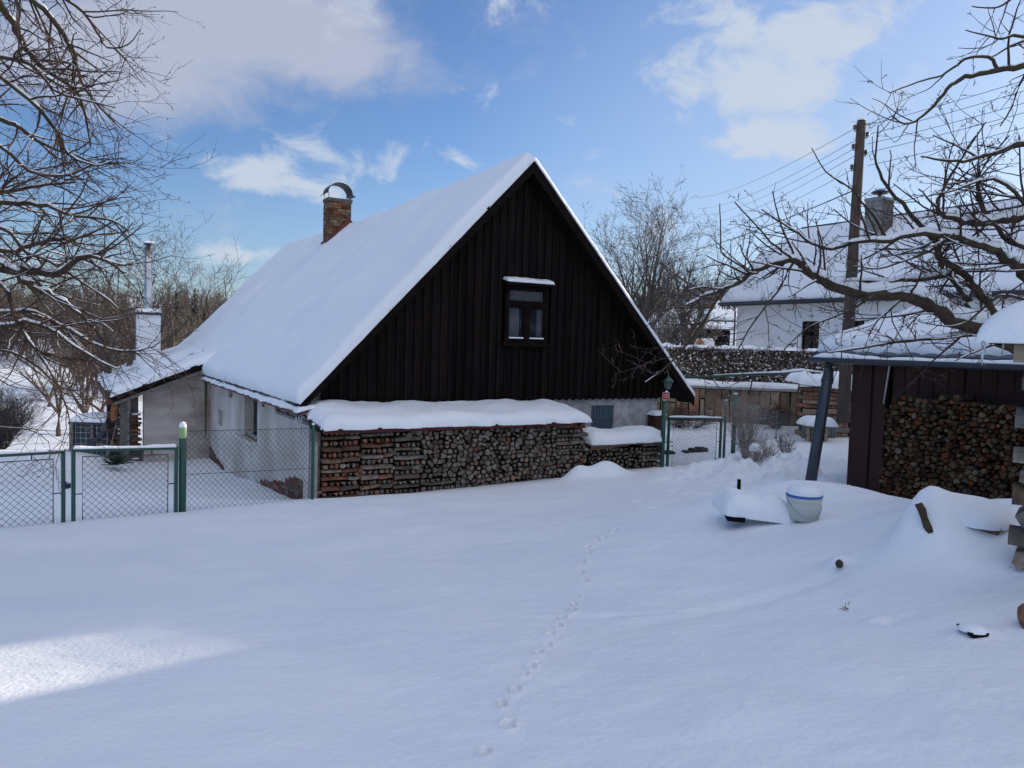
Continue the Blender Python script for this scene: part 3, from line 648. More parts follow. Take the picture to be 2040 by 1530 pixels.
# --- gable window
wn=B(); f=.055
def wbar(bb,a,c,z0,z1,v=.27,t=.03): bb.box(H((a+c)/2,v,(z0+z1)/2),E1*((c-a)/2),E2*t,(0,0,(z1-z0)/2))
zt=wz0+(wz1-wz0)*.66
wbar(wn,wu0,wu0+f,wz0,wz1); wbar(wn,wu1-f,wu1,wz0,wz1); wbar(wn,wu0+f,wu1-f,wz0,wz0+f); wbar(wn,wu0+f,wu1-f,wz1-f,wz1); wbar(wn,wu0+f,wu1-f,zt-.035,zt+.035)
wbar(wn,WC-.04,WC+.04,wz0+f,zt-.035)
fo=wn.build('window',BARGE,house)
for (a,c,z0,z1) in((wu0+f,WC-.04,wz0+f,zt-.035),(WC+.04,wu1-f,wz0+f,zt-.035),(wu0+f,wu1-f,zt+.035,wz1-f)):
    s=B(); q=.035
    wbar(s,a,a+q,z0,z1,.275,.02); wbar(s,c-q,c,z0,z1,.275,.02); wbar(s,a+q,c-q,z0,z0+q,.275,.02); wbar(s,a+q,c-q,z1-q,z1,.275,.02); s.build('sash',BARGE,fo)
    s=B(); wbar(s,a+q,c-q,z0+q,z1-q,.29,.003); s.build('pane',GLASS,fo)
    if z1<wz1-.2:
        s=B(); wbar(s,a+q,c-q,z0+q-.012,z0+q+.014,.245,.02); s.build('sill_snow',SNOW,fo)
# curtains hang behind the glass: gathered cloth
s=B(); n=60
for (a,c,z0,z1) in((wu0+f,wu0+f+.30,wz0+.1,zt),(wu1-f-.14,wu1-f,wz0+.1,zt),(wu0+f,wu1-f,zt+.06,wz1-.12)):
    pts=[H(a+(c-a)*i/n,.35+.02*math.sin(i*1.3+a)+.012*math.sin(i*.41),0) for i in range(n+1)]
    s.add([p+V((0,0,z0+.03*math.sin(i*.5))) for i,p in enumerate(pts)]+[p+V((0,0,z1)) for p in pts],[(i,i+1,n+2+i,n+1+i) for i in range(n)])
s.build('curtain',CURT,fo,True)
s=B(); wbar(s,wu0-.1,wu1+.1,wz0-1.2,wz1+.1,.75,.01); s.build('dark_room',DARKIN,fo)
s=B(); wbar(s,wu0-.06,wu1+.06,wz0-.07,wz0+.0,.24,.06); s.build('window_sill',BARGE,house)
s=B(); s.prism([H(wu0-.06,.08,wz1+.03),H(wu0-.06,.30,wz1+.09),H(wu0-.06,.30,wz1+.04),H(wu0-.06,.08,wz1-.02)],E1*(wu1-wu0+.12)); s.build('drip_board',BARGE,house)
snow_slab(lambda u,v:H(wu0-.05+(wu1-wu0+.10)*u,.09+.19*v,wz1+.035+.055*v),16,5,.055,(0,0,1),rag=.01,rnd=.03,seed=8,name='drip_board_snow',parent=house,lump=.3,freq=4)
# --- barred shutter in the lower wall
s=B(); ua,ub,za,zb=wa[0],wb[0],wb[2]-.25,wa[2]
wbar(s,ua+.01,ub-.01,za+.01,zb-.01,.46,.012); fo=s.build('shutter',BARRED,house)
s=B(); nb=8
for i in range(nb): wbar(s,ua+.03+(ub-ua-.06)*i/(nb-1)-.008,ua+.03+(ub-ua-.06)*i/(nb-1)+.008,za+.02,zb-.02,.44,.008)
for q in(.3,.62): wbar(s,ua+.01,ub-.01,za+(zb-za)*q-.012,za+(zb-za)*q+.012,.43,.006)
s.build('bar',BARRED,fo)
# --- brick chimney
cb=on_plane(654,486,H(0,0,ZE+.17*0+.12),(E1*-sl+V((0,0,1)))); cu,cv,cz=uvz(cb)
CW=.70; CD=.52; ctz=on_plane(655,398,H(0,cv,0),E2).z
ch=B(); ch.box(H(cu+CW/2,cv+CD/2,(cz+ctz)/2-.3),E1*(CW/2-.02),E2*(CD/2-.02),(0,0,(ctz-cz)/2+.25)); chimney=ch.build('chimney',MORTAR,house)
rg=random.Random(6); z=cz-.05; row=0; BH=.088
while z<ctz-.02:
    zz=z; off=(row%2)*.13
    for face in(0,1):
        ln=CW if face==0 else CD; x=-off
        while x<ln-.02:
            a=max(0,x); c_=min(ln,x+.26)
            if c_-a>.04:
                m=(a+c_)/2; hz=(c_-a)/2-.006; jj=rg.uniform(0,.006)
                s=B()
                if face==0:
                    if zz+.09>roofz(cu+c_): s.box(H(cu+m,cv-.0+.008-jj,zz+BH/2),E1*hz,E2*.02,(0,0,BH/2-.006)); s.build('brick',BRICK,chimney)
                else: s.box(H(cu+.008-jj,cv+m,zz+BH/2),E1*.02,E2*hz,(0,0,BH/2-.006)); s.build('brick',BRICK,chimney)
            x+=.26
    z+=BH; row+=1
s=B(); s.box(H(cu+CW/2,cv+CD/2,ctz+.03),E1*(CW/2+.03),E2*(CD/2+.03),(0,0,.05)); s.build('crown_slab',MORTAR,chimney)
s=B(); fz=roofz(cu)
for (a,b2) in((H(cu-.06,cv-.05,roofz(cu-.06)+.16),H(cu+CW,cv-.05,roofz(cu+CW)+.14)),(H(cu-.05,cv-.05,roofz(cu-.05)+.16),H(cu-.05,cv+CD,roofz(cu-.05)+.16))): s.bar(a,b2,.05,.22)
s.build('flashing',REDF,chimney)
# arched sheet cowl on four thin rods
s=B(); n=14; R_=CW/2+.03; pts=[]
for i in range(n+1):
    t=math.pi*i/n; pts.append((cu+CW/2-math.cos(t)*R_,ctz+.22+math.sin(t)*.33))
pts=[(pts[0][0]-.09,pts[0][1]-.045)]+pts+[(pts[-1][0]+.09,pts[-1][1]-.045)]
vs=[];fs=[]
for i,(a,z_) in enumerate(pts): vs+=[H(a,cv-.03,z_),H(a,cv+CD+.03,z_),H(a,cv+CD+.03,z_+.014),H(a,cv-.03,z_+.014)]
for i in range(len(pts)-1):
    for j in range(4): fs.append((4*i+j,4*i+4+j,4*i+4+(j+1)%4,4*i+(j+1)%4))
s.add(vs,fs); s.build('cowl',COWL,chimney,False)
s=B()
for a in(cu+.0,cu+CW-.0):
    for c_ in(cv+.03,cv+CD-.03): s.tube([H(a,c_,ctz-.3),H(a,c_,ctz+.25)],.010,5)
s.build('cowl_rod',COWL,chimney)
snow_slab(lambda u,v:H(cu+CW/2-math.cos(math.pi*(.28+.5*u))*(R_),cv+CD*v,ctz+.235+math.sin(math.pi*(.28+.5*u))*.33),10,5,.03,(0,0,1),rnd=.05,name='cowl_snow',parent=chimney)
# dark bare patch where snow slid under the chimney
# --- white rendered flue base and steel flue on the lean-to
fp=at(295,722,24.5); fu,fv,_=uvz(fp); fw=.33
ft=at(295,627,24.5).z; fbz=fp.z
s=B(); s.box(H(fu,fv,(ft+fbz)/2-.3),E1*fw,E2*fw,(0,0,(ft-fbz)/2+.3)); fl=s.build('flue_base',WHITEP,house)
s=B(); s.box(H(fu,fv,ft+.03),E1*(fw+.05),E2*(fw+.05),(0,0,.04)); s.build('flue_slab',DARKM,fl)
snow_slab(lambda u,v:H(fu-fw-.05+(2*fw+.1)*u,fv-fw-.05+(2*fw+.1)*v,ft+.07),10,10,.12,(0,0,1),name='flue_snow',parent=fl)
tz=at(295,492,24.5).z
s=B(); s.lathe(H(fu,fv,ft+.05),[(.115,0),(.115,tz-ft-.05),(.09,tz-ft-.05),(.09,tz-ft-.12)],20)
for q in range(1,4): s.lathe(H(fu,fv,ft+.05+q*(tz-ft)/4),[(.115,-.02),(.124,-.01),(.124,.01),(.115,.02)],20)
s.build('steel_flue',STEEL,fl,True)
s=B(); s.lathe(H(fu,fv,tz),[(.06,-.1),(.06,.06),(.17,.06),(.02,.16),(0,.16)],20); s.build('flue_cap',DARKM,fl,True)
snow_slab(lambda u,v:H(fu-.15+.3*u,fv-.15+.3*v,tz+.12),6,6,.06,(0,0,1),name='flue_cap_snow',parent=fl)
# ============================================================ FIREWOOD
def voronoi_cells(w,h,sx,sz,seed,jit=.36,round_p=.15):
    rg=random.Random(seed); pts=[]; nz=int(h/sz)+1; nx=int(w/sx)+1
    for j in range(nz):
        xx=-rg.uniform(0,sx)
        while xx<w+sx:
            pts.append((xx+(j%2)*sx*.5+rg.gauss(0,sx*jit*.6),(j+.5)*sz+rg.gauss(0,sz*jit*.6))); xx+=sx*rg.uniform(.75,1.3)
    cells=[]; P=np.array(pts)
    for i,(x,z) in enumerate(pts):
        if x<0 or x>w or z<0 or z>h: continue
        poly=[(x-sx,z-sz),(x+sx,z-sz),(x+sx,z+sz),(x-sx,z+sz)]
        d=np.hypot(P[:,0]-x,P[:,1]-z); nb=np.argsort(d)[1:16]
        for q in nb:
            qx,qz=pts[q]; mx,mz=(x+qx)/2,(z+qz)/2; nx_,nz_=qx-x,qz-z; out=[]
            for k in range(len(poly)):
                a,b=poly[k],poly[(k+1)%len(poly)]; da=(a[0]-mx)*nx_+(a[1]-mz)*nz_; db=(b[0]-mx)*nx_+(b[1]-mz)*nz_
                if da<=0: out.append(a)
                if da*db<0: t=da/(da-db); out.append((a[0]+(b[0]-a[0])*t,a[1]+(b[1]-a[1])*t))
            poly=out
            if len(poly)<3: break
        if len(poly)<3: continue
        if rg.random()<round_p:
            cx=sum(p[0] for p in poly)/len(poly); cz=sum(p[1] for p in poly)/len(poly); r=min(math.hypot((a[0]+b[0])/2-cx,(a[1]+b[1])/2-cz) for a,b in zip(poly,poly[1:]+poly[:1]))
            n=9; poly=[(cx+r*math.cos(k*6.283/n)*rg.uniform(.92,1.05),cz+r*math.sin(k*6.283/n)*rg.uniform(.92,1.05)) for k in range(n)]
        cx=sum(p[0] for p in poly)/len(poly); cz=sum(p[1] for p in poly)/len(poly)
        sh=rg.uniform(.70,.92); poly=[(cx+(p[0]-cx)*sh,cz+(p[1]-cz)*sh) for p in poly]
        # merge very short edges
        pl=[]
        for p in poly:
            if not pl or math.hypot(p[0]-pl[-1][0],p[1]-pl[-1][1])>.012: pl.append(p)
        if len(pl)<3: continue
        A=abs(sum(pl[k][0]*pl[(k+1)%len(pl)][1]-pl[(k+1)%len(pl)][0]*pl[k][1] for k in range(len(pl))))/2
        if A<.0006: continue
        cells.append((A,pl))
    return cells
def log_geo(b,P0,ex,nrm,poly,depth,out,rg):
    """split log: end grain polygon facing nrm, tilted a little"""
    tx,tz=rg.gauss(0,.10),rg.gauss(0,.10); cx=sum(p[0] for p in poly)/len(poly); cz=sum(p[1] for p in poly)/len(poly)
    f=[P0+ex*x+V((0,0,z))+nrm*(out+(x-cx)*tx+(z-cz)*tz) for x,z in poly]; n=len(f)
    e=.006; fi=[P0+ex*(cx+(x-cx)*.93)+V((0,0,cz+(z-cz)*.93))+nrm*(out+e+(x-cx)*tx+(z-cz)*tz) for x,z in poly]
    bk=[P0+ex*x+V((0,0,z))-nrm*depth for x,z in poly]
    b.add(fi+f+bk,[tuple(range(n))]+[(i,n+i,n+(i+1)%n,(i+1)%n) for i in range(n)]+[(n+i,2*n+i,2*n+(i+1)%n,n+(i+1)%n) for i in range(n)])
    for q in range(n): b.m[-1-q]=1
def side_log(b,a,c,nrm,h,d,rg):
    """log seen from the side, running from a to c"""
    a=V(a);c=V(c);ex=(c-a).normalized(); n=5; pts=[]
    hs=[h*rg.uniform(.42,.55) for _ in range(n)]; ph=rg.uniform(0,6)
    prof=[(nrm*(d/2*math.cos(ph*0+2*math.pi*k/n+.5))*rg.uniform(.85,1.1)+V((0,0,hs[k]*math.sin(2*math.pi*k/n+.5)))) for k in range(n)]
    m=(a+c)/2+V((0,0,rg.gauss(0,.006))); tw=rg.uniform(.85,1.1)
    vs=[a+p*tw for p in prof]+[m+p for p in prof]+[c+p*rg.uniform(.8,1) for p in prof]
    b.add(vs,[tuple(range(n)),tuple(range(2*n,3*n))[::-1]]+[(i,i+n,(i+1)%n+n,(i+1)%n) for i in range(n)]+[(i+n,i+2*n,(i+1)%n+2*n,(i+1)%n+n) for i in range(n)])
def pile(root,P0,ex,nrm,w,h_at,mat,sx,sz,seed,base_at=None,maxlogs=300,crib=[],round_p=.15,depth=.3,matf=None,used=0):
    """fill a stack face; crib = list of (x0,x1,z0,z1) filled with crossed layers"""
    rg=random.Random(seed); items=[]
    hmax=max(h_at(x) for x in np.linspace(0,w,30))
    for A,pl in voronoi_cells(w,hmax,sx,sz,seed,round_p=round_p):
        cx=sum(p[0] for p in pl)/len(pl); cz=sum(p[1] for p in pl)/len(pl)
        if cz>h_at(cx): continue
        if base_at and cz<base_at(cx)-.12: continue
        if any(a<cx<c_ and z0<cz<z1 for a,c_,z0,z1 in crib): continue
        items.append((A,cx,cz,lambda b,pl=pl:log_geo(b,P0,ex,nrm,pl,depth,rg.uniform(-.045,.035),rg)))
    for a,c_,z0,z1 in crib:
        z=z0; k=0
        while z<z1-.03:
            hh=rg.uniform(.06,.10)
            if k%2==0:
                x=a
                while x<c_-.1:
                    l_=min(c_-x,rg.uniform(.30,.42)); 
                    if c_-x-l_<.12: l_=c_-x
                    items.append((.03*hh/.09+l_*.02,x+l_/2,z+hh/2,lambda b,x=x,l_=l_,z=z,hh=hh:side_log(b,P0+ex*(x+.008)+V((0,0,z+hh/2+rg.gauss(0,.006)))+nrm*(-.05),P0+ex*(x+l_-.008)+V((0,0,z+hh/2+rg.gauss(0,.008)))+nrm*(-.05),nrm,hh*1.0,.12,rg))); x+=l_
            else:
                x=a
                while x<c_-.04:
                    w_=rg.uniform(.06,.12); w_=min(w_,c_-x); m=rg.choice((3,4,5))
                    pl=[(x+w_/2+w_*.46*math.cos(6.283*q/m+rg.random()*.5+.6),z+hh/2+hh*.47*math.sin(6.283*q/m+.6+rg.random()*.4)) for q in range(m)]
                    items.append((w_*hh*.6,x+w_/2,z+hh/2,lambda b,pl=pl:log_geo(b,P0,ex,nrm,pl,depth,rg.uniform(-.03,.02),rg))); x+=w_
            z+=hh; k+=1
    items.sort(key=lambda t:-t[0])
    stuff={}
    for k,(A,cx,cz,fn) in enumerate(items):
        m=matf(cx,cz,rg) if matf else mat
        if k<maxlogs:
            b=B(); fn(b); o=b.build('log',[m,LOGSIDE],root)
        else:
            b=stuff.setdefault(m.name,(B(),m))[0]; fn(b)
    for nm,(b,m) in stuff.items(): b.build('log_fill',[m,LOGSIDE],root,kind='stuff')
    return len(items)

# --- long stack against the gable
VW=-.78    # front face of the stack, in front of the gable
pl0=on_plane(640,998,H(0,VW,0),E2); pl1=on_plane(1168,950,H(0,VW,0),E2); u0=uvz(pl0)[0]; u1=uvz(pl1)[0]
zt0=on_plane(660,858,H(0,VW,0),E2).z; zt1=on_plane(1160,848,H(0,VW,0),E2).z; ztop_=(zt0+zt1)/2
stack=thing('firewood_stack',H((u0+u1)/2,VW+.3,-2.6),'long stack of grey and reddish firewood under a snowy roof along the gable','firewood stack')
zbase=-2.95; SP=H(u0,VW,zbase)
def mf(cx,cz,rg):
    t=cx/(u1-u0); pr=max(0,.92-2.9*max(0,t-.06)) if t<.4 else (.42 if cz>1.42 else .05)
    if .27<t<.36: pr=.08
    return WOODR if rg.random()<pr else WOODG
x_=lambda px:uvz(on_plane(px,900,H(0,VW,0),E2))[0]-u0
z_=lambda px,py:on_plane(px,py,H(0,VW,0),E2).z-zbase
cr=[(0,x_(718),z_(680,990)-.05,z_(680,858)),(x_(720),x_(784),z_(750,985)-.1,z_(750,858)),(x_(786),x_(838),z_(800,980)-.1,z_(800,868)),(x_(1108),x_(1166),z_(1140,900),z_(1140,850)),(x_(840),x_(905),z_(870,978)-.1,z_(870,950))]
n=pile(stack,SP,E1,-E2,u1-u0,lambda x:ztop_-zbase+.03,WOODG,.098,.080,7,crib=cr,base_at=lambda x:gz(*(SP+E1*x).xy)-zbase,matf=mf,round_p=.22)
print('stack logs',n)
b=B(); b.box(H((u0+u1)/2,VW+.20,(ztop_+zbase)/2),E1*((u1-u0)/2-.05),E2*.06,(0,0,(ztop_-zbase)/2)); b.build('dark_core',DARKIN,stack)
b=B(); pA=H(u0-.14,VW+.05,0); b.box(H(u0-.12,VW+.04,(ztop_-.15-2.8)/2),E1*.05,E2*.05,(0,0,(ztop_-.15+2.8)/2)); b.build('post',CONC,stack)
b=B(); b.box(H(u0-.02,VW+.35,(ztop_+zbase)/2),E1*.02,E2*.25,(0,0,(ztop_-zbase)/2)); b.build('end_logs',WOODG,stack)
# its roof: boards with a dark red front edge, rising to the gable
zf0=on_plane(632,853,H(0,VW-.22,0),E2).z; zf1=on_plane(1176,842,H(0,VW-.22,0),E2).z; ra,rb=u0-.06,uvz(on_plane(1179,840,H(0,VW-.22,0),E2))[0]
zf=(zf0+zf1)/2; zbk=zf+.15; 
b=B(); b.prism([H(ra,VW-.22,zf),H(ra,GV-.02,zbk),H(ra,GV-.02,zbk-.03),H(ra,VW-.22,zf-.03)],E1*(rb-ra)); b.build('roof_sheet',BSHEET,stack)
b=B(); b.box(H((ra+rb)/2-.1,VW-.10,zf-.055),E1*((rb-ra)/2-.15),E2*.02,(0,0,.028)); b.build('fascia',REDF,stack)
snow_slab(lambda u,v:H(ra+.02+(rb-ra-.0)*u,VW-.25+(GV-VW+.17)*v,zf+.005+.15*v),110,16,.165,(0,0,1),rag=.06,rnd=.26,seed=14,name='roof_snow',parent=stack,edges=(1,1,1,0),lump=.35,freq=1.1,droop=.015)
# --- low stack to its right
VL=-.62
q0=uvz(on_plane(1172,900,H(0,VL,0),E2))[0]; q1=uvz(on_plane(1319,900,H(0,VL,0),E2))[0]; zl=on_plane(1250,884,H(0,VL,0),E2).z; zlb=-2.72
low=thing('firewood_stack',H((q0+q1)/2,VL+.2,-2.45),'low stack of round grey logs under a snow capped board beside the small gate','firewood stack')
P0=H(q0,VL,zlb)
xx=lambda px:uvz(on_plane(px,900,H(0,VL,0),E2))[0]-q0
n=pile(low,P0,E1,-E2,q1-q0,lambda x:zl-zlb-.03,WOODG,.092,.080,17,crib=[(xx(1281),q1-q0,.05,zl-zlb-.03)],base_at=lambda x:gz(*(P0+E1*x).xy)-zlb-.1,round_p=.75)
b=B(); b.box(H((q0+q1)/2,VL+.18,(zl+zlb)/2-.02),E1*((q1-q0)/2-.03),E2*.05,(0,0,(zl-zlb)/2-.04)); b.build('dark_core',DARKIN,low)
b=B()
for k in range(3): b.bar(H(q0+.02,VL-.05+.02*k,zl-.02-.03*k),H(q1-.7-.1*k,VL-.05+.02*k,zl+.02-.02*k),.05,.025)
b.build('plank',PLANK,low)
b=B(); b.prism([H(q0-.05,VL-.15,zl+.03),H(q0-.05,VL+.55,zl+.10),H(q0-.05,VL+.55,zl+.075),H(q0-.05,VL-.15,zl+.005)],E1*(q1-q0+.18)); b.build('roof_board',PLANKG,low)
snow_slab(lambda u,v:H(q0-.05+(q1-q0+.18)*u,VL-.16+.72*v,zl+.035+.07*v),50,16,.21,(0,0,1),rag=.03,rnd=.27,seed=31,name='roof_snow',parent=low,lump=.25)

# ============================================================ SHED ON THE RIGHT
DS=V((.508,-.862,0)).normalized(); DR=V((.862,.508,0)).normalized()
C0=at(1690,968,10.6)
def Q(s,t,z): return V((C0.x,C0.y,0))+DS*s+DR*t+V((0,0,z))
NQ=-DR
shed=thing('shed',Q(2.5,.5,-1.9),'brown sheet metal shed with snowy tiled roof, firewood stacked on its wall','shed')
def qst(p): d=V((p.x-C0.x,p.y-C0.y,0)); return d.dot(DS),d.dot(DR),p.z
def shedpt(px,py,t=0): return qst(on_plane(px,py,Q(0,t,0),DR))
SL_=8.4; gzt=shedpt(1700,716)[2]; print('gutter z',gzt)
# corrugated wall: every panel its own sheet with raised ribs
sdoor=shedpt(1772,800)[0]
b=B()
def sheet(s0,s1,z0,z1,t=0):
    b=B(); prof=[]; x=s0
    while x<s1-1e-4:
        prof+= [(x,0),(x+.12,0),(x+.135,.022),(x+.165,.022),(x+.18,0)]; x+=.19
    prof=[(min(a,s1),c) for a,c in prof]; n=len(prof)
    b.add([Q(a,t-c,z0) for a,c in prof]+[Q(a,t-c,z1) for a,c in prof],[(i,i+1,n+i+1,n+i) for i in range(n-1)]); return b
s=sdoor+.03
while s<SL_:
    e=min(s+.95,SL_); sheet(s,e,-2.6,gzt-.02,.0).build('wall_panel',BSHEET,shed); s=e
s=0
while s<sdoor-.02:
    e=min(s+.33,sdoor); b=B(); b.box(Q((s+e)/2,-.03,(-2.5+gzt-.02)/2),DS*((e-s)/2-.006),DR*.02,(0,0,(gzt-.02+2.5)/2)); b.box(Q(e-.03,-.06,(-2.5+gzt-.02)/2),DS*.015,DR*.012,(0,0,(gzt-.02+2.5)/2)); b.build('wall_panel',BSHEET,shed); s=e
b=B(); b.box(Q(.012,1.7,-1.2),DS*.012,DR*1.68,(0,0,1.3)); b.prism([Q(.02,0,gzt-.0),Q(.02,3.4,gzt-.0),Q(.02,1.74,gzt+.66)],DS*.02); b.build('gable_wall',BSHEET,shed)
b=B(); b.box(Q(SL_/2,3.4,-1.2),DS*(SL_/2),DR*.03,(0,0,1.3)); b.box(Q(SL_,1.7,-1.2),DS*.02,DR*1.7,(0,0,1.3)); b.build('back_wall',BSHEET,shed)
# roof
OV=.28; RT,RZ=1.75,gzt+.58; slq=(RZ-gzt-.05)/(RT+OV)
rz=lambda t:gzt+.05+slq*(t+OV)
b=B(); b.prism([Q(-.45,-OV,rz(-OV)),Q(-.45,RT,RZ),Q(-.45,RT,RZ-.09),Q(-.45,-OV,rz(-OV)-.07)],DS*(SL_+.9)); b.prism([Q(-.45,RT,RZ),Q(-.45,RT*2-0.3,rz(.3)),Q(-.45,RT*2-.3,rz(.3)-.07),Q(-.45,RT,RZ-.09)],DS*(SL_+.9)); b.build('roof',DARKM,shed)
# wavy tile rows showing below the snow
s=-.44
while s<SL_+.4:
    b=B(); n=6; b.add([Q(s+.30*i/n,-OV-.035,rz(-OV)+.01+.022*math.sin(math.pi*i/n)) for i in range(n+1)]+[Q(s+.30*i/n,.12,rz(.12)+.015+.022*math.sin(math.pi*i/n)) for i in range(n+1)]+[Q(s+.30*i/n,-OV-.035,rz(-OV)-.012) for i in range(n+1)],
      [(i,i+1,n+2+i,n+1+i) for i in range(n)]+[(2*n+2+i,2*n+3+i,i+1,i) for i in range(n)]); b.build('roof_tile',DARKM,shed); s+=.30
b=B(); b.prism([Q(-.47,-OV-.02,rz(-OV)+.03),Q(-.47,RT,RZ+.04),Q(-.47,RT,RZ-.13),Q(-.47,-OV-.02,rz(-OV)-.12)],DS*.025); b.build('verge_board',DARKM,shed)
snow_slab(lambda u,v:Q(-.46+(SL_+.9)*u,-OV+.10+(RT+OV-.08)*v,rz(-OV+.10+(RT+OV-.08)*v)+.01),80,30,.23,(NQ*slq+V((0,0,1))),rag=.05,rnd=.18,seed=41,name='roof_snow',parent=shed,edges=(1,1,1,0),lump=.15,freq=1.1)
snow_slab(lambda u,v:Q(-.46+(SL_+.9)*u,RT-.02+(RT-.3)*v,RZ+.01-slq*(RT-.3)*v),40,12,.18,(0,0,1),rnd=.15,seed=43,name='roof_snow',parent=shed,edges=(1,1,0,1))
# half-round gutter with snow in it, downpipe leaning away
b=B(); n=8; gp=lambda s,r,k,o=0:Q(s,-OV-.10+r*math.cos(math.pi*k/n),gzt+.005-r*math.sin(math.pi*k/n)-o)
for (s0,s1) in((-.42,SL_+.4),):
    vs=[gp(s0,.07,k) for k in range(n+1)]+[gp(s1,.07,k) for k in range(n+1)]+[gp(s0,.062,k) for k in range(n+1)]+[gp(s1,.062,k) for k in range(n+1)]; m=n+1
    b.add(vs,[(i,i+1,m+i+1,m+i) for i in range(n)]+[(2*m+i,3*m+i,3*m+i+1,2*m+i+1) for i in range(n)]+[(i,2*m+i,2*m+i+1,i+1) for i in range(n)])
b.box(Q(SL_/2,-OV-.172,gzt+.008),DS*(SL_/2+.42),DR*.006,(0,0,.008))
b.build('gutter',DARKM,shed)
snow_slab(lambda u,v:Q(-.38+(SL_+.7)*u,-OV-.155+.11*v,gzt-.01),100,5,.065,(0,0,1),rag=.01,rnd=.05,seed=44,name='gutter_snow',parent=shed,lump=.8,freq=1.6)
b=B(); tpp=Q(-.12,-OV-.10,gzt-.06); e0=at(1612,962,9.75); e0.z-=.15
mid=tpp+V((0,0,-.10)); b.tube([tpp,mid,mid+(e0-mid)*.06,e0],[.06,.064,.072,.072],14); b.tube([mid+(e0-mid)*.07,mid+(e0-mid)*.10],.082,14); b.build('downpipe',DARKM,shed,True)
b=B(); p1=Q(sdoor+.02,-.07,gzt-.05); p2=Q(sdoor-.02,-.09,shedpt(1772,805)[2]); b.tube([p1,p2],.012,6); b.build('rod',GALV,shed)
# --- firewood against the shed
FD=.42
s0=shedpt(1757,900,-FD)[0]; S1=s0+4.6; fz1=shedpt(1850,803,-FD)[2]; fzb=-2.25
fs=thing('firewood_stack',Q((s0+S1)/2,-FD/2,-1.95),'wide stack of orange brown split logs against the brown metal shed wall','firewood stack')
P0=Q(s0,-FD,fzb)
hf=lambda x:(fz1-fzb)+.02-.10*math.exp(-((x-.05)/.12)**2)+.05*math.sin(x*2.2)+.02*math.sin(x*9)
n=pile(fs,P0,DS,NQ,2.45,hf,WOODO,.069,.056,51,base_at=lambda x:gz(*(P0+DS*x).xy)-fzb-.1,round_p=.2,depth=.3); print('shed logs',n)
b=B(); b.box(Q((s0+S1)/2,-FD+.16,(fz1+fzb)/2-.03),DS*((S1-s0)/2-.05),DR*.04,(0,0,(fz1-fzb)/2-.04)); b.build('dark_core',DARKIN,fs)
# the rest of the stack beyond the frame: one joined filling
rg=random.Random(77); b=B(); P3=Q(s0+2.46,-FD,fzb)
for A,pl in voronoi_cells(2.1,fz1-fzb,.10,.085,52): log_geo(b,P3,DS,NQ,pl,.3,rg.uniform(-.04,.03),rg)
b.build('log_fill',[WOODO,LOGSIDE],fs,kind='stuff')
b=B(); b.bar(Q(s0-.02,-FD-.02,-2.0),Q(S1,-FD-.02,-1.93),.10,.10); b.bar(Q(s0-.05,-FD+.1,-1.98),Q(s0+.12,-FD-.06,-1.98),.10,.14); b.build('bearer',PLANK,fs)

# ============================================================ ADDED BARN (unseen, right of the frame; put there to shade the yard)
BC=V((8.20,11.40,0)); DB=V((.602,-.799,0)); DN=V((.799,.602,0))
def K(a,d,z): return BC+DB*a+DN*d+V((0,0,z))
shade_barn=thing('shade_barn',K(4.7,2.5,-1.7),'unseen timber building with snowy roof, added behind the metal shed to shade the yard','shade_barn'); BL=9.6; BWd=5.0
b=B(); b.box(K(BL/2,BWd/2,.2),DB*(BL/2-.04),DN*(BWd/2-.04),(0,0,2.2)); b.prism([K(.04,.05,2.4),K(.04,BWd-.05,2.4),K(.04,BWd/2,4.3)],DB*(BL-.08)); b.build('wall_core',DARKIN,shade_barn)
x=0
while x<BL-.05:
    for dd in(0,BWd): b=B(); b.box(K(x+.115,dd,.3),DB*.105,DN*.02,(0,0,2.1)); b.build('board',BOARD,shade_barn)
    x+=.23
x=0
while x<BWd-.05:
    zt_=2.4+1.9*(1-abs(x+.115-BWd/2)/(BWd/2))
    for aa in(0,BL): b=B(); b.box(K(aa,x+.115,(zt_-1.9)/2),DB*.02,DN*.105,(0,0,(zt_+1.9)/2)); b.build('board',BOARD,shade_barn)
    x+=.23
b=B()
for sg in(0,1):
    e=(lambda d:d if sg==0 else BWd-d); b.prism([K(-.3,e(-.4),2.1),K(-.3,e(BWd/2),4.42),K(-.3,e(BWd/2),4.34),K(-.3,e(-.4),2.02)],DB*(BL+.6))
b.build('roof',DARKM,shade_barn)
for sg in(0,1):
    e=(lambda d:d if sg==0 else BWd-d); snow_slab(lambda u,v:K(-.3+(BL+.6)*u,e(-.4+(BWd/2+.4)*v),2.1+2.32*v),30,10,.2,(0,0,1),seed=90+sg,name='roof_snow',parent=shade_barn,edges=(1,1,1,0))

# ============================================================ NEIGHBOUR'S HOUSE
NA=at(1453,605,40); 
def R(s,t,z): return V((NA.x,NA.y,0))+DS*s+DR*t+V((0,0,z))
nb_=thing('neighbour_house',R(14,3,-.7),'white rendered neighbour house with long snow covered roof behind the hedge','house')
NLN=31; NHW=4.6; rp=at(1590,462,41.7); nze=NA.z; nzr=rp.z; print('neighbour ridge',nzr)
def nst(p): d=V((p.x-NA.x,p.y-NA.y,0)); return d.dot(DS),d.dot(DR),p.z
npt=lambda px,py,t=.35: nst(on_plane(px,py,R(0,t,0),DR))
w1=npt(1598,640); w2=npt(1630,700)
b=B(); wh=[(w1[0],w2[0],w2[2]-.25,w1[2])]
w3=npt(1682,640); wh.append((w3[0],w3[0]+1.0,w2[2]-.25,w1[2]))
for k in range(5): wh.append((w3[0]+3.4+k*3.0,w3[0]+4.4+k*3.0,w2[2]-.25,w1[2]))
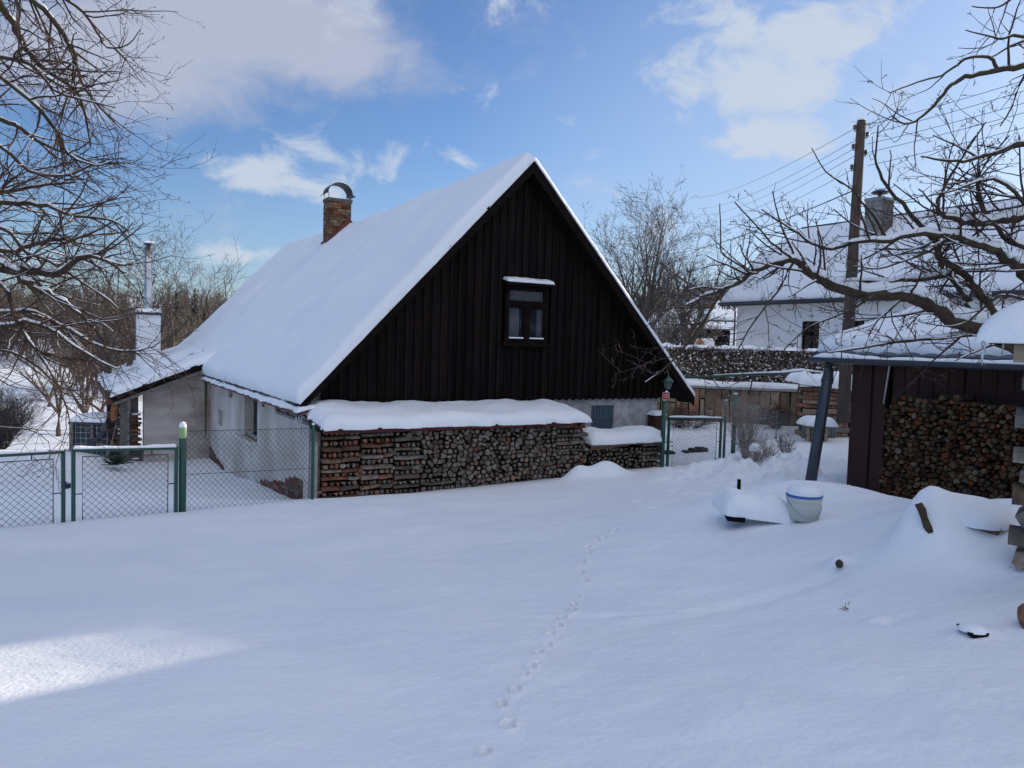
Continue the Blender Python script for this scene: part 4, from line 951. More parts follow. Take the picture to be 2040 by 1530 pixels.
wall(b,R(0,.35,0),DS,None,.25,NLN,-1.6,nze-.05,wh,NQ,.18)
b.box(R(.35,NHW,.3),DS*.1,DR*(NHW-.4),(0,0,2.1)); b.box(R(NLN/2,2*NHW-.4,.3),DS*(NLN/2-.4),DR*.1,(0,0,2.1))
b.prism([R(.28,.4,nze-.05),R(.28,2*NHW-.4,nze-.05),R(.28,NHW,nzr-.5)],DS*.15)
b.build('wall',[WHITEP,DARKIN],nb_)
for (a,c_,z0,z1) in wh:
    s=B(); 
    for q in(a+.04,c_-.04,(a+c_)/2): s.box(R(q,.44,(z0+z1)/2),DS*.04,DR*.03,(0,0,(z1-z0)/2))
    for q in(z0+.04,z1-.04,(z0+z1)/2+.2): s.box(R((a+c_)/2,.44,q),DS*((c_-a)/2),DR*.028,(0,0,.04))
    fo=s.build('window',BARGE,nb_)
    s=B(); s.box(R((a+c_)/2,.47,(z0+z1)/2),DS*((c_-a)/2),DR*.005,(0,0,(z1-z0)/2)); s.build('pane',GLASS,fo)
nrz=lambda v:nze+(nzr-nze)*v+.30*math.sin(math.pi*v)
def nroof(u,v,dz=0):
    # half-hipped end: the ridge starts further in than the eave
    st=-.3+ .95*max(0,(v-.55)/.45)
    return R(st+(NLN+.3-st)*u,-.35+(NHW+.35)*v,nrz(v)+dz)
b=B(); vs=[nroof(u,v,-.02) for v in(0,.25,.5,.75,1) for u in(0,1)]+[nroof(u,v,-.16) for v in(0,.25,.5,.75,1) for u in(0,1)]
b.add(vs,[(2*i,2*i+1,2*i+3,2*i+2) for i in range(4)]+[(10+2*i,12+2*i,13+2*i,11+2*i) for i in range(4)]+[(2*i,2*i+2,12+2*i,10+2*i) for i in range(4)]+[(0,10,11,1)])
b.prism([R(.65,NHW,nzr),R(.65,2*NHW+.35,nze),R(.65,2*NHW+.35,nze-.14),R(.65,NHW,nzr-.14)],DS*NLN); b.build('roof',DARKM,nb_)
snow_slab(lambda u,v:nroof(u,v),70,24,.22,(NQ*.6+V((0,0,1))),rag=.05,seed=61,name='roof_snow',parent=nb_,edges=(1,1,1,0),freq=.4,rnd=.25,lump=.2)
b=B(); b.tube([R(-.35,-.42,nze-.02),R(NLN,-.42,nze-.02)],.07,6); b.tube([R(.2,-.40,nze-.05),R(.2,.25,nze-.4),R(.2,.25,-1.3)],.05,6); b.build('gutter',DARKM,nb_)
b=B(); b.bar(R(.6,NHW,nzr+.22),R(NLN,NHW,nzr+.22),.2,.08); b.build('ridge_cap',DARKM,nb_)
# long box added on the unseen part of the ridge to shade the yard
b=B(); b.box(R(16.3,NHW,nzr+.12),DS*2.9,DR*.7,(0,0,.30)); fo=b.build('ridge_shade_box',BARGE,nb_)
snow_slab(lambda u,v:R(13.35+5.9*u,NHW-.75+1.5*v,nzr+.42),24,8,.12,(0,0,1),seed=63,name='shade_box_snow',parent=fo)
# roof window / dormer front
dq=on_plane(1812,528,R(0,1.6,0),DR); ds,dt,dz=nst(dq)
b=B(); b.box(R(ds,2.4,dz),DS*.75,DR*.9,(0,0,.55)); fo=b.build('dormer',WHITEP,nb_)
s=B(); s.box(R(ds,1.49,dz+.05),DS*.5,DR*.02,(0,0,.35)); s.build('dormer_window',GLASS,fo)
s=B(); s.prism([R(ds-.95,1.3,dz+.50),R(ds-.95,3.6,dz+.95),R(ds-.95,3.6,dz+.85),R(ds-.95,1.3,dz+.40)],DS*1.9); s.build('dormer_roof',DARKM,fo)
snow_slab(lambda u,v:R(ds-.95+1.9*u,1.3+2.3*v,dz+.51+.45*v),14,10,.18,(0,0,1),seed=5,name='dormer_snow',parent=fo)
# block chimney
bc=on_plane(1733,548,R(0,2.6,0),DR); cs_,ct_,cz_=nst(bc); top=on_plane(1733,400,R(0,2.6,0),DR).z; bw=.44
chm=B().box(R(cs_,2.6+bw,(cz_+top)/2-.4),DS*(bw-.012),DR*(bw-.012),(0,0,(top-cz_)/2+.4)).build('chimney',MORTAR,nb_)
z=cz_-.8; k=0
while z<top-.02:
    for j in(0,1):
        a=-bw+(k%2)*0+(j*bw); 
        s=B(); s.box(R(cs_+a+bw/2,2.6+.005,z+.11),DS*(bw/2-.012),DR*.02,(0,0,.10)); s.build('block',BLOCK,chm)
        s=B(); s.box(R(cs_-bw+.005,2.6+bw+a+bw/2,z+.11),DS*.02,DR*(bw/2-.012),(0,0,.10)); s.build('block',BLOCK,chm)
    z+=.22; k+=1
s=B(); s.box(R(cs_,2.6+bw,top+.05),DS*(bw+.04),DR*(bw+.04),(0,0,.06)); s.build('crown',BLOCK,chm)
s=B(); s.lathe(R(cs_,2.6+bw,top+.1),[(.1,0),(.1,.2),(.36,.24),(.42,.30),(.2,.42),(0,.44)],12); s.build('chimney_cap',DARKM,chm)
s=B(); s.bar(R(cs_-bw-.1,2.5,cz_-.25),R(cs_+bw+.1,2.5,cz_-.25),.3,.5); s.build('flashing',DARKM,chm)

# ============================================================ FAR RIGHT YARD
def simple_shed(P,ex,ey,w,d,h,rise,wm,label,name='woodshed',snow=.2):
    t=thing(name,P,label,'shed'); c=V(P)
    b=B(); 
    b.box(c+ex*w/2+ey*d/2+V((0,0,h/2)),ex*(w/2-.1),ey*(d/2-.1),(0,0,h/2)); b.build('wall',wm,t)
    s_=0
    while s_<w-.02:
        bb=B(); bb.box(c+ex*(s_+.09)+ey*.06+V((0,0,h/2)),ex*.08,ey*.02,(0,0,h/2-.02)); bb.build('plank',wm,t); s_+=.18 if w<3 else .45
    b=B(); b.prism([c-ex*.2-ey*.2+V((0,0,h)),c-ex*.2+ey*(d+.2)+V((0,0,h+rise)),c-ex*.2+ey*(d+.2)+V((0,0,h+rise+.06)),c-ex*.2-ey*.2+V((0,0,h+.06))],ex*(w+.4)); b.build('roof',DARKM,t)
    snow_slab(lambda u,v:c+ex*(-.2+(w+.4)*u)+ey*(-.2+(d+.4)*v)+V((0,0,h+.065+rise*v)),16,10,snow,(0,0,1),seed=w,name='roof_snow',parent=t); return t
EX=V((1,0,0)); EY=V((0,1,0))
p=at(1369,690,52); z0=p.z-1.4
simple_shed((p.x,52,z0),EX,EY,2.9,2.6,at(1400,656,52).z-z0,.3,BARGE,'dark brown garden shed with snowy roof left of the white neighbour house')
p=at(1392,690,47)
kn=thing('kennel',(p.x+.3,47,p.z-.7),'small white kennel with a bare orange gable board behind the hedge','kennel')
b=B(); b.box((p.x+.1,47.4,p.z-.1),(.85,0,0),(0,.4,0),(0,0,.45)); b.build('wall',WHITEP,kn)
b=B(); a0=at(1385,689,46.8);a1=at(1395,676,46.8);a2=at(1405,690,46.8); b.bar(a0,a1,.12,.13,(0,1,0)); b.bar(a1,a2,.12,.13,(0,1,0)); b.build('gable_board',BARROT,kn)
b=B(); b.prism([a0+V((.1,.1,-.02)),a1+V((0,.1,-.12)),a2+V((-.1,.1,-.02))],(0,.05,0)); b.build('gable_panel',BARROT,kn)
snow_slab(lambda u,v:V((p.x-.8+1.7*u,46.95+.9*v,p.z+.36)),10,8,.16,(0,0,1),name='roof_snow',parent=kn)
p=at(1406,637,60); p2=at(1452,636,60)
cp=thing('carport',(p.x,60,p.z-2),'small open carport roof with snow, left of the white house wall','carport')
b=B(); b.prism([p,V((p.x+.6,64,p.z+.9)),V((p.x+.6,64,p.z+.78)),p-V((0,0,.12))],(p2.x-p.x+1,0,0)); b.build('roof',DARKM,cp)
b=B()
for q in(.1,1.6): b.tube([p+V((q,.2,0)),p+V((q,.2,-3))],.06,6)
b.build('post',DARKM,cp)
snow_slab(lambda u,v:V((p.x+.05+(p2.x-p.x+.9)*u+.6*v,60.0+3.8*v,p.z+.02+.88*v)),14,10,.18,(0,0,1),name='roof_snow',parent=cp)

# --- retaining wall: upright sandstone slabs under a snowy coping
wl=thing('retaining_wall',(WALL_A+WALL_B)/2+V((0,0,-1)),'sandstone retaining wall of upright stones with a thick snow coping below the hedge','stone wall')
rg=random.Random(12); s=-2.2; zt_=-1.10
while s<11:
    w_=rg.uniform(.13,.30); P=WALL_A+_wd*(s+w_/2); gb=gz(P.x-_wn.x*.2,P.y-_wn.y*.2)-.25; z=gb
    nrow=rg.choice((1,2,2,3)); hh=(zt_-.02-gb)
    cuts=sorted([rg.uniform(.25,.8) for _ in range(nrow-1)])
    zs=[0]+cuts+[1]
    for a,c_ in zip(zs,zs[1:]):
        if c_-a<.08: continue
        b=B(); ja=lambda:rg.uniform(-.018,.018); x0,x1=s+.012,s+w_-.012; z0,z1=gb+hh*a+.012,gb+hh*c_-.012; o_=rg.uniform(-.03,.05)
        pts=[(x0+ja(),z0+ja()),((x0+x1)/2,z0+ja()),(x1+ja(),z0+ja()),(x1+ja(),(z0+z1)/2),(x1+ja(),z1+ja()),((x0+x1)/2,z1+ja()),(x0+ja(),z1+ja()),(x0+ja(),(z0+z1)/2)]
        b.prism([V((WALL_A.x,WALL_A.y,zz))+_wd*xx-_wn*o_ for xx,zz in pts],_wn*.25); b.build('stone',SANDST,wl)
    s+=w_
b=B(); b.box(WALL_A*1+_wd*4.4+_wn*.22+V((0,0,-.75-.0)),_wd*6.6,_wn*.1,(0,0,.72)); 
wlb=b.build('wall_core',DARKIN,wl)
b=B(); b.box(V((WALL_A.x,WALL_A.y,zt_+.02))+_wd*4.4+_wn*.2,_wd*6.6,_wn*.28,(0,0,.035)); b.build('coping',CONC,wl)
snow_slab(lambda u,v:V((WALL_A.x,WALL_A.y,zt_+.055))+_wd*(-2.2+13.2*u)+_wn*(-.08+.95*v),80,10,.13,(0,0,1),rag=.04,seed=71,name='snow_coping',parent=wl,lump=.4)

# --- hedge
hg=thing('hedge',V((WALL_A.x,WALL_A.y,-1.15))+_wd*4+_wn*1.4,'clipped dry brown beech hedge dusted with snow behind the stone wall','hedge')
nh=26000; rs=np.random.RandomState(8)
def hedge_leaves(n,s0,s1,z0,z1,d0,d1,sz,seed):
    rs=np.random.RandomState(seed); s=rs.uniform(s0,s1,n); z=rs.uniform(z0,z1,n); d=d0+(d1-d0)*rs.rand(n)**1.6
    top=rs.rand(n)<.22; z=np.where(top,z1-.02-.10*rs.rand(n)+.04*np.sin(s*3),z); d=np.where(top,rs.uniform(d0,d1,n),d+.05*np.sin(s*2.3+z*3))
    c=np.array(WALL_A)[None,:]*np.array([1,1,0])+s[:,None]*np.array(_wd)+d[:,None]*np.array(_wn)+z[:,None]*np.array([0,0,1])
    a=rs.normal(size=(n,3)); a/=np.linalg.norm(a,axis=1,keepdims=True); bq=np.cross(a,rs.normal(size=(n,3))); bq/=np.linalg.norm(bq,axis=1,keepdims=True); k=sz*rs.uniform(.6,1.3,(n,1))
    vv=np.stack([c-a*k,c+bq*k*.55,c+a*k,c-bq*k*.55],1).reshape(-1,3); return vv
vv=hedge_leaves(nh,-3,12,-1.12,at(1450,692,23.5).z,1.0,2.0,.045,8)
me=bpy.data.meshes.new('leaves'); me.from_pydata((vv-np.array(ORG[hg.name])).tolist(),[],[(4*i,4*i+1,4*i+2,4*i+3) for i in range(nh)]); me.materials.append(LEAF); o=bpy.data.objects.new('leaves',me); link(o); o.parent=hg; o['kind']='stuff'; ORG[o.name]=ORG[hg.name]
b=B(); zt2=at(1450,692,23.5).z; b.box(V((WALL_A.x,WALL_A.y,(zt2-1.2)/2-.05))+_wd*4.5+_wn*1.6,_wd*7.4,_wn*.33,(0,0,(zt2+1.2)/2-.05)); b.build('inner_branches',HEDGEIN,hg)
snow_slab(lambda u,v:V((WALL_A.x,WALL_A.y,zt2-.04))+_wd*(-2.9+14.8*u)+_wn*(1.05+.95*v),140,12,.05,(0,0,1),rag=.12,seed=72,name='top_snow',parent=hg,lump=1.6,freq=3,rnd=.1)
# --- green sagging rail of the hedge fence
rl=thing('fence_rail',at(1365,752,21.9),'bent green top rail with snow on it running in front of the hedge','fence rail')
pts=[at(1362,752,21.6),at(1420,750,21.6),at(1500,746,21.5),at(1560,744,21.4),at(1596,740,21.3),at(1660,747,21.2)]
b=B(); b.tube(pts,.035,8); b.build('rail',GREEN,rl,True)
b=B(); b.tube([p+V((0,0,.045)) for p in pts[1:3]],[.012,.02],6); b.tube([p+V((0,0,.045)) for p in pts[2:]],[.02,.04,.05,.01],6); b.build('snow_line',SNOW,rl,True)
b=B(); 
for p in(pts[0],pts[2],pts[4]): b.tube([p,V((p.x,p.y+.2,-1.2))],.02,6)
b.build('post',GREEN,rl)

# ============================================================ FENCES AND GATES
def post(px,pyt,pyb,Y,r,label,cat='fence post',sq=False,cap=None,group=None,mat=None,name='fence_post'):
    p0=at(px,pyb,Y); p1=at(px,pyt,Y); t=thing(name,p0,label,cat,group)
    b=B(); bot=V((p0.x,p0.y,p0.z-.3)); tp=V((p0.x,p0.y,p1.z))
    if sq: b.box((bot+tp)/2,(r,0,0),(0,r,0),(0,0,(tp-bot).length/2))
    else: b.tube([bot,tp],r,14)
    b.build('shaft',mat or GREEN,t,not sq)
    if cap:
        b=B(); b.lathe(tp,[(r*1.05,-cap),(r*1.05,0),(r*.8,.015),(0,.02)],14); b.build('cap',LIMECAP,t,True)
        b=B(); b.lathe(tp,[(r*.95,.0),(r*1.0,.03),(r*.7,.065),(0,.08)],14); b.build('snow_cap',SNOW,t,True)
    else:
        b=B(); b.lathe(tp,[(r*.95,.0),(r*.8,.02),(0,.03)],10); b.build('snow_cap',SNOW,t,True)
    return p0,p1
def leaf(name,label,A,Bp,hA,hB,inner,loc,lockside=None,scol=GREEN,off=(0,0,0),snowy=True,cat='gate',step=.056,topgap=.10):
    """gate leaf: tube frame, inner wire frame with chain link, struts"""
    t=thing(name,loc,label,cat); A=V(A);Bp=V(Bp); d=(Bp-A).normalized(); q=.021
    b=B(); At=A+V((0,0,hA)); Bt=Bp+V((0,0,hB)); 
    b.bar(A,At,2*q,2*q,d); b.build('stile',scol,t); b=B(); b.bar(Bp,Bt,2*q,2*q,d); b.build('stile',scol,t)
    b=B(); b.bar(At-V((0,0,q)),Bt-V((0,0,q)),2*q,2*q); b.build('top_rail',scol,t)
    i=inner; a=A+d*i+V((0,0,.0)); c=Bp-d*i; f=(lambda x:hA+(hB-hA)*x); L_=(Bp-A).length; ha=f(i/L_)-topgap; hc=f(1-i/L_)-topgap
    a=a+V((0,0,.05)); c=c+V((0,0,.05)); ha-=.05; hc-=.05
    b=B(); r=.007
    b.tube([a,a+V((0,0,ha)),c+V((0,0,hc)),c],r,5); b.tube([a,c],r,5)
    for (p,w_) in((a,A),(c,Bp)): 
        for k in(.5,): b.tube([p+V((0,0,ha*k)),V((w_.x,w_.y,p.z+ha*k))],r,5)
    for k in(.2,.8):
        m=a.lerp(c,k); b.tube([m+V((0,0,ha*(1-k)+hc*k)),m+V((0,0,ha*(1-k)+hc*k+topgap-.02))],r,5)
    b.build('wire_frame',WIRE,t)
    b=B(); chainlink(b,a,c,ha,hc,step,.0026); b.build('chain_link',WIRE,t,kind='stuff')
    if snowy:
        snow_slab(lambda u,v:At.lerp(Bt,u)+d.cross(V((0,0,1)))*(.05*(v-.5))+V((0,0,.0)),60,4,.032,(0,0,1),rag=.004,rnd=.022,seed=A.x,name='rail_snow',parent=t,lump=.8,freq=2)
    return t
FA=at(146,1048,8.85); FB=at(350,1034,9.55); FAt=at(146,893,8.85); FBt=at(350,889,9.55)
lf=leaf('gate_leaf','right leaf of the green chain link yard gate, snow on its top rail',V((FA.x,FA.y,FA.z-.12)),V((FB.x,FB.y,FB.z-.03)),FAt.z-FA.z+.12,FBt.z-FB.z+.03,.095,FA)
GA=at(126,1052,8.78); dgl=(V((FB.x,FB.y,0))-V((FA.x,FA.y,0))).normalized(); GB=GA-dgl*1.25; GB.z=GA.z-.02
hA=at(126,896,8.78).z-GA.z
lf2=leaf('gate_leaf','left leaf of the green chain link yard gate, cut by the photo edge',V((GB.x,GB.y,GB.z)),V((GA.x,GA.y,GA.z-.03)),hA+.02,hA+.03,.10,GB)
b=B(); 
pl=at(132,968,8.8); b.box(pl,(.035,0,0),(0,.03,0),(0,0,.028)); b.box(pl+V((-.0,-.03,.03)),(.012,0,0),(0,.01,0),(0,0,.03)); b.box(pl+V((.0,-.035,-.005)),(.02,0,0),(0,.012,0),(0,0,.012),0); b.build('latch',DARKM,lf)
pb=at(0,1067,8.3); b=B(); b.tube([at(-60,1069,8.1),at(52,1063,8.45)],.018,6); o=b.build('bottom_bar',GREEN,None,True,pb); tag(o,'green metal bar lying in the snow under the left gate leaf','bar')
post(363,852,1024,9.62,.045,'thick green gate post with pale green top and a snow cap','gate post',cap=.13,name='gate_post')
h_=at(357,1016,9.6); 
po=post(622,846,1000,11.15,.024,'green post where the mesh fence ends, left of the long firewood stack')
mp_=thing('mesh_fence',at(490,1010,10.3),'green chain link fence panel between the gate post and the firewood stack','fence')
A=at(370,1020,9.65); Bq=at(620,1000,11.13); A.z-=.08; Bq.z-=.1; hA=at(370,858,9.65).z-A.z; hB=at(620,852,11.13).z-Bq.z
b=B(); chainlink(b,A,Bq,hA,hB,.058,.0024); b.build('chain_link',WIRE,mp_,kind='stuff')
b=B(); 
for k in(.995,.5): b.tube([A+V((0,0,hA*k)),Bq+V((0,0,hB*k))],.0035,4)
b.build('tension_wire',WIRE,mp_)
# small garden gate right of the cottage
SG=15.6
post(1318,798,936,SG,.045,'green gate post at the cottage corner, under the red number plate','gate post',name='gate_post')
A=at(1329,936,SG); Bq=at(1433,928,SG+.75); A.z=at(1329,936,SG).z-.05; tA=at(1329,830,SG).z-A.z; tB=at(1433,832,SG+.75).z-Bq.z
leaf('garden_gate','small green chain link garden gate beside the low log stack',A,Bq,tA,tB,.12,A,step=.056,topgap=.12)
post(1441,798,925,SG+.85,.028,'thin green post directly right of the small garden gate')
pa,pb_=post(1460,785,905,SG+1.4,.05,'stout dark green post with a bush tied beside it','fence post')
post(1594,772,872,20.3,.05,'green post left of the snow capped timber stack','fence post')
ff=thing('mesh_fence',at(1530,860,19),'grey mesh fence between the bush and the timber stack','fence')
A=at(1462,900,SG+1.5); Bq=at(1592,872,20.3); b=B(); chainlink(b,A,Bq,at(1462,800,SG+1.5).z-A.z,at(1592,832,20.3).z-Bq.z,.07,.0032); b.build('chain_link',MESHZ,ff,kind='stuff')
b=B(); m=A.lerp(Bq,.6); b.tube([m,m+V((0,0,.8))],.012,5); b.build('stay',MESHZ,ff)
# stone step and low kerb seen through the small gate
st=thing('stone_step',at(1380,915,17),'dark mossy stone step showing through the snow behind the small gate','step')
rg=random.Random(5)
for k in range(9):
    p=at(1332+k*13,908+6*math.sin(k),17.4); b=B(); b.box(p+V((0,0,.02)),(.10,.03,0),(-.03,.14,0),(0,0,.10*rg.uniform(.6,1.1))); b.build('stone',TILE,st,bevel=.01)

# ============================================================ FAR TIMBER STACK AND HIVE
TS=19.4
ts0=at(1600,888,TS); tsb=ts0.z-.15
ts=thing('timber_stack',(ts0.x+.8,TS,ts0.z),'stack of brown squared timber with a thick snow cap behind the leaning downpipe','timber stack')
tt=at(1600,772,TS).z; rg=random.Random(15); xe=at(1705,800,TS).x
z=tsb; k=0
while z<tt-.05:
    hh=rg.uniform(.09,.14)
    sg=[(ts0.x+rg.uniform(-.02,.03),ts0.x+1.12),(ts0.x+1.14,xe)]
    for (a,c_) in sg:
        if k%2: 
            x=a
            while x<c_-.06:
                w_=rg.uniform(.09,.16); b=B(); b.box((x+w_/2,TS+.25,z+hh/2),(w_/2-.008,0,0),(0,.35,0),(0,0,hh/2-.008)); b.build('timber',PLANK,ts); x+=w_
        else:
            b=B(); b.box(((a+c_)/2,TS+.05+rg.uniform(-.05,.03),z+hh/2),((c_-a)/2,0,rg.gauss(0,.01)),(0,.16,0),(0,0,hh/2-.008)); b.build('timber',PLANK if z>tt-.7 else PLANKG,ts)
    z+=hh; k+=1
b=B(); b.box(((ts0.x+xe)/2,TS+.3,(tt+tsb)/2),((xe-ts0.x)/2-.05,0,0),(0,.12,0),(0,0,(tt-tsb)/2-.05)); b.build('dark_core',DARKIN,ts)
b=B(); b.prism([V((ts0.x-.25,TS-.25,tt+.10)),V((ts0.x-.25,TS+.9,tt+.16)),V((ts0.x-.25,TS+.9,tt+.13)),V((ts0.x-.25,TS-.25,tt+.07))],(xe-ts0.x+.5,0,-.16)); b.build('roof_board',PLANKG,ts)
snow_slab(lambda u,v:V((ts0.x-.25+(xe-ts0.x+.5)*u,TS-.27+1.1*v,tt+.10+.05*v-.16*u)),40,16,.30,(0,0,1),rag=.03,rnd=.3,seed=81,name='snow_cap',parent=ts,lump=.5,freq=1.6)
# grey corrugated sheets leaning on it
sh=thing('corrugated_sheet',at(1610,888,TS-.35),'upright grey corrugated sheet left of the wooden hive box','sheet'); b=B()
x0=at(1597,880,TS-.35).x; x1=at(1665,880,TS-.35).x; zt_=at(1610,830,TS-.35).z; zb_=at(1610,900,TS-.35).z; n=36
b.add([V((x0+(x1-x0)*i/n,TS-.35+.02*math.sin(i*2.1),zb_)) for i in range(n+1)]+[V((x0+(x1-x0)*i/n,TS-.30+.02*math.sin(i*2.1),zt_)) for i in range(n+1)],[(i,i+1,n+2+i,n+1+i) for i in range(n)]); b.build('sheet',CORR,sh)
hv=thing('wooden_hive',at(1636,897,18.3),'tapered wooden box with a flat snowy lid, half hidden by the leaning pipe','hive')
c=at(1632,895,18.3); zt_=at(1632,851,18.3).z; b=B(); n=10
prof=[(.26,c.z-.1),(.25,c.z+.1),(.27,zt_-.15),(.29,zt_)]
for k in range(10):
    a0=2*math.pi*k/10+.04; a1=2*math.pi*(k+1)/10-.04; b=B(); vs=[]
    for r,z in prof: vs+=[V((c.x+r*math.cos(a0),18.5+r*math.sin(a0),z)),V((c.x+r*math.cos(a1),18.5+r*math.sin(a1),z))]
    b.add(vs,[(2*i,2*i+1,2*i+3,2*i+2) for i in range(3)]); b.build('stave',PLANK,hv)
b=B(); b.box((c.x,18.5,zt_+.02),(.36,0,0),(0,.36,0),(0,0,.02)); b.build('lid',PLANKG,hv)
snow_slab(lambda u,v:V((c.x-.37+.74*u,18.13+.74*v,zt_+.04)),14,14,.20,(0,0,1),rag=.02,rnd=.2,seed=83,name='snow_cap',parent=hv)
b=B(); pq=at(1635,832,18.9); b.lathe(pq,[(.10,-.07),(.11,0),(.09,.07),(.04,.11),(0,.115)],14); o=b.build('snow_ball',SNOW,None,True,pq); tag(o,'round snow clump on a peg above the wooden hive box','snow clump')
b=B(); b.box(pq+V((0,0,-.09)),(.12,0,0),(0,.05,0),(0,0,.02)); b.build('peg',PLANKG,o)

# ============================================================ NUMBER PLATE, LANTERN, METER BOX
np_=at(1326.5,789,SG-.05); pw=.095; ph=.075
t=thing('number_plate',np_,'small red house number plate above the green gate post','number plate')
b=B(); b.box(np_,E1*pw,E2*.004,(0,0,ph)); b.build('plate',RED,t)
b=B(); 
for q in(-1,1): b.box(np_-E2*.006+V((0,0,q*(ph-.008))),E1*(pw-.006),E2*.001,(0,0,.003)); b.box(np_-E2*.006+E1*(q*(pw-.008)),E1*.003,E2*.001,(0,0,ph-.006))
b.build('border',WHT,t)
cu_=bpy.data.curves.new('digits','FONT'); cu_.body='125'; cu_.size=.10; cu_.align_x='CENTER'; cu_.align_y='CENTER'; cu_.extrude=.001; cu_.materials.append(WHT)
tmp=bpy.data.objects.new('tmp',cu_); link(tmp); bpy.context.view_layer.update()
me=bpy.data.meshes.new_from_object(tmp.evaluated_get(bpy.context.evaluated_depsgraph_get())); bpy.data.objects.remove(tmp)
o=bpy.data.objects.new('digits',me); link(o); o.parent=t; ORG[o.name]=np_
R3=Matrix((E1,V((0,0,1)),-E2)).transposed(); o.matrix_local=Matrix.Translation(-E2*.007)@R3.to_4x4()
b=B(); b.box(np_+E2*.03,E1*.02,E2*.03,(0,0,.02)); b.tube([np_+V((-.06,0,-.09)),np_+V((-.06,.0,.1))],.008,5); b.build('bracket',DARKM,t)
b=B(); b.lathe(np_+V((.01,0,ph)),[(.03,0),(.03,.02),(0,.035)],10); b.build('snow_cap',SNOW,t,True)
lp=at(1331,766,SG+.2); t=thing('wall_lantern',lp,'green four sided lantern hanging at the right end of the gable','lantern')
b=B()
for k in range(4):
    a=math.pi/4+k*math.pi/2; p=lambda r,z:lp+V((r*math.cos(a),r*math.sin(a),z)); b.tube([p(.045,-.09),p(.085,.06)],.007,4)
b.lathe(lp,[(.05,-.11),(.05,-.09),(0,-.09)],4); b.lathe(lp,[(.115,.055),(.11,.075),(.05,.13),(.03,.15),(.015,.18),(0,.18)],8); b.build('frame',GREEN,t)
b=B(); b.lathe(lp,[(.055,-.085),(.095,.055)],4); b.build('lantern_glass',GLASSG,t)
b=B(); b.tube([lp+V((0,0,.17)),lp+V((0,.05,.26)),lp+V((0,.5,.24))],.010,6); b.build('arm',GREEN,t)
mb=gpt(1301,832,.32); t=thing('meter_box',H(mb[0],.3,mb[2]-.3),'grey brown meter box with snow lid on the white wall by the gate','box')
b=B(); b.box(H(mb[0]-.0,.20,mb[2]-.28),E1*.15,E2*.12,(0,0,.36)); b.build('body',BSHEET,t); b=B(); b.box(H(mb[0],.075,mb[2]-.28),E1*.125,E2*.006,(0,0,.32)); b.build('door',BSHEET,t)
snow_slab(lambda u,v:H(mb[0]-.17+.34*u,.06+.28*v,mb[2]+.08),10,8,.09,(0,0,1),name='snow_cap',parent=t)

# ============================================================ WATER TANK AND LEAN-TO CLUTTER
TK=20.2; a=at(139,910,TK); c_=at(215,910,TK); tz_=at(177,846,TK).z; gzb=a.z
t=thing('water_tank',((a.x+c_.x)/2,TK+.5,gzb),'square caged water tank wrapped in dark blue sheeting with thick snow on top','water tank')
cx=(a.x+c_.x)/2; hw=(c_.x-a.x)/2
b=B(); b.box((cx,TK+.5,(gzb-.3+tz_)/2),(hw-.02,0,0),(0,.48,0),(0,0,(tz_-gzb+.3)/2)); b.build('tank_wrap',TARP,t,bevel=.02)
b=B()
for i in range(8): x=cx-hw+.02+(2*hw-.04)*i/7; b.tube([V((x,TK,gzb-.3)),V((x,TK,tz_))],.009,5)
for i in range(6): zz=gzb+(tz_-gzb)*(i+.5)/6; b.tube([V((cx-hw,TK-.005,zz)),V((cx+hw,TK-.005,zz))],.007,5)
b.build('cage',GALV,t)
b=B(); b.box((cx,TK+.5,tz_+.03),(hw+.03,0,0),(0,.53,0),(0,0,.035)); b.build('lid',DARKM,t)
b=B(); b.box((cx-hw+.06,TK-.03,(gzb+tz_)/2-.1),(.05,0,0),(0,.02,0),(0,0,(tz_-gzb)/2+.15)); b.build('post',PLANKG,t)
b=B(); b.box((cx+.1,TK-.03,(gzb+tz_)/2-.1),(.035,0,0),(0,.015,0),(0,0,(tz_-gzb)/2+.1)); b.build('post',PLANKG,t)
snow_slab(lambda u,v:V((cx-hw-.02+(2*hw+.04)*u,TK-.02+1.05*v,tz_+.065)),20,16,.18,(0,0,1),rag=.01,rnd=.17,seed=91,name='snow_cap',parent=t,lump=.1)
# chopped wood and an orange crate tower in the open side of the lean-to
cl=thing('log_heap',H(-1.8,LV+.3,-3.7),'heap of split logs dusted with snow in the open end of the lean-to','log heap'); rg=random.Random(19)
zz=-3.75
while zz<-2.15:
    for (x0,x1) in((-2.18,-1.86),(-1.86,-1.52)):
        h_=rg.uniform(.06,.11); b=B(); side_log(b,H(x0+rg.uniform(0,.05),LV+.16,zz+h_/2),H(x1-rg.uniform(0,.05),LV+.16,zz+h_/2+rg.gauss(0,.02)),-E2,h_,.16,rg); b.build('log',rg.choice((WOODO,WOODG,WOODR)),cl)
        if rg.random()<.45:
            b=B(); b.box(H((x0+x1)/2,LV+.12,zz+h_+.012),E1*.09,E2*.07,(0,0,.018)); b.build('snow_pad',SNOW,cl,bevel=.012)
    zz+=.10
ck=thing('orange_crates',H(-2.28,LV+.15,-2.2),'tower of nested orange buckets hanging under the lean-to gutter','buckets')
for k in range(6):
    b=B(); zz=-2.32+.125*k; r=.13+.012*k; b.lathe(H(-2.22,LV+.12,zz),[(r*.9,0),(r,.10),(r*1.07,.105),(r*1.07,.12)],14); b.build('bucket',BARROT if k<4 else MOSS,ck,True)
b=B(); b.lathe(H(-2.22,LV+.12,-1.57),[(.24,0),(.22,.03),(0,.05)],14); b.build('lid',DARKM,ck,True)
ld=thing('prop_pole',at(212,905,19),'two short grey poles leaning beside the water tank','poles')
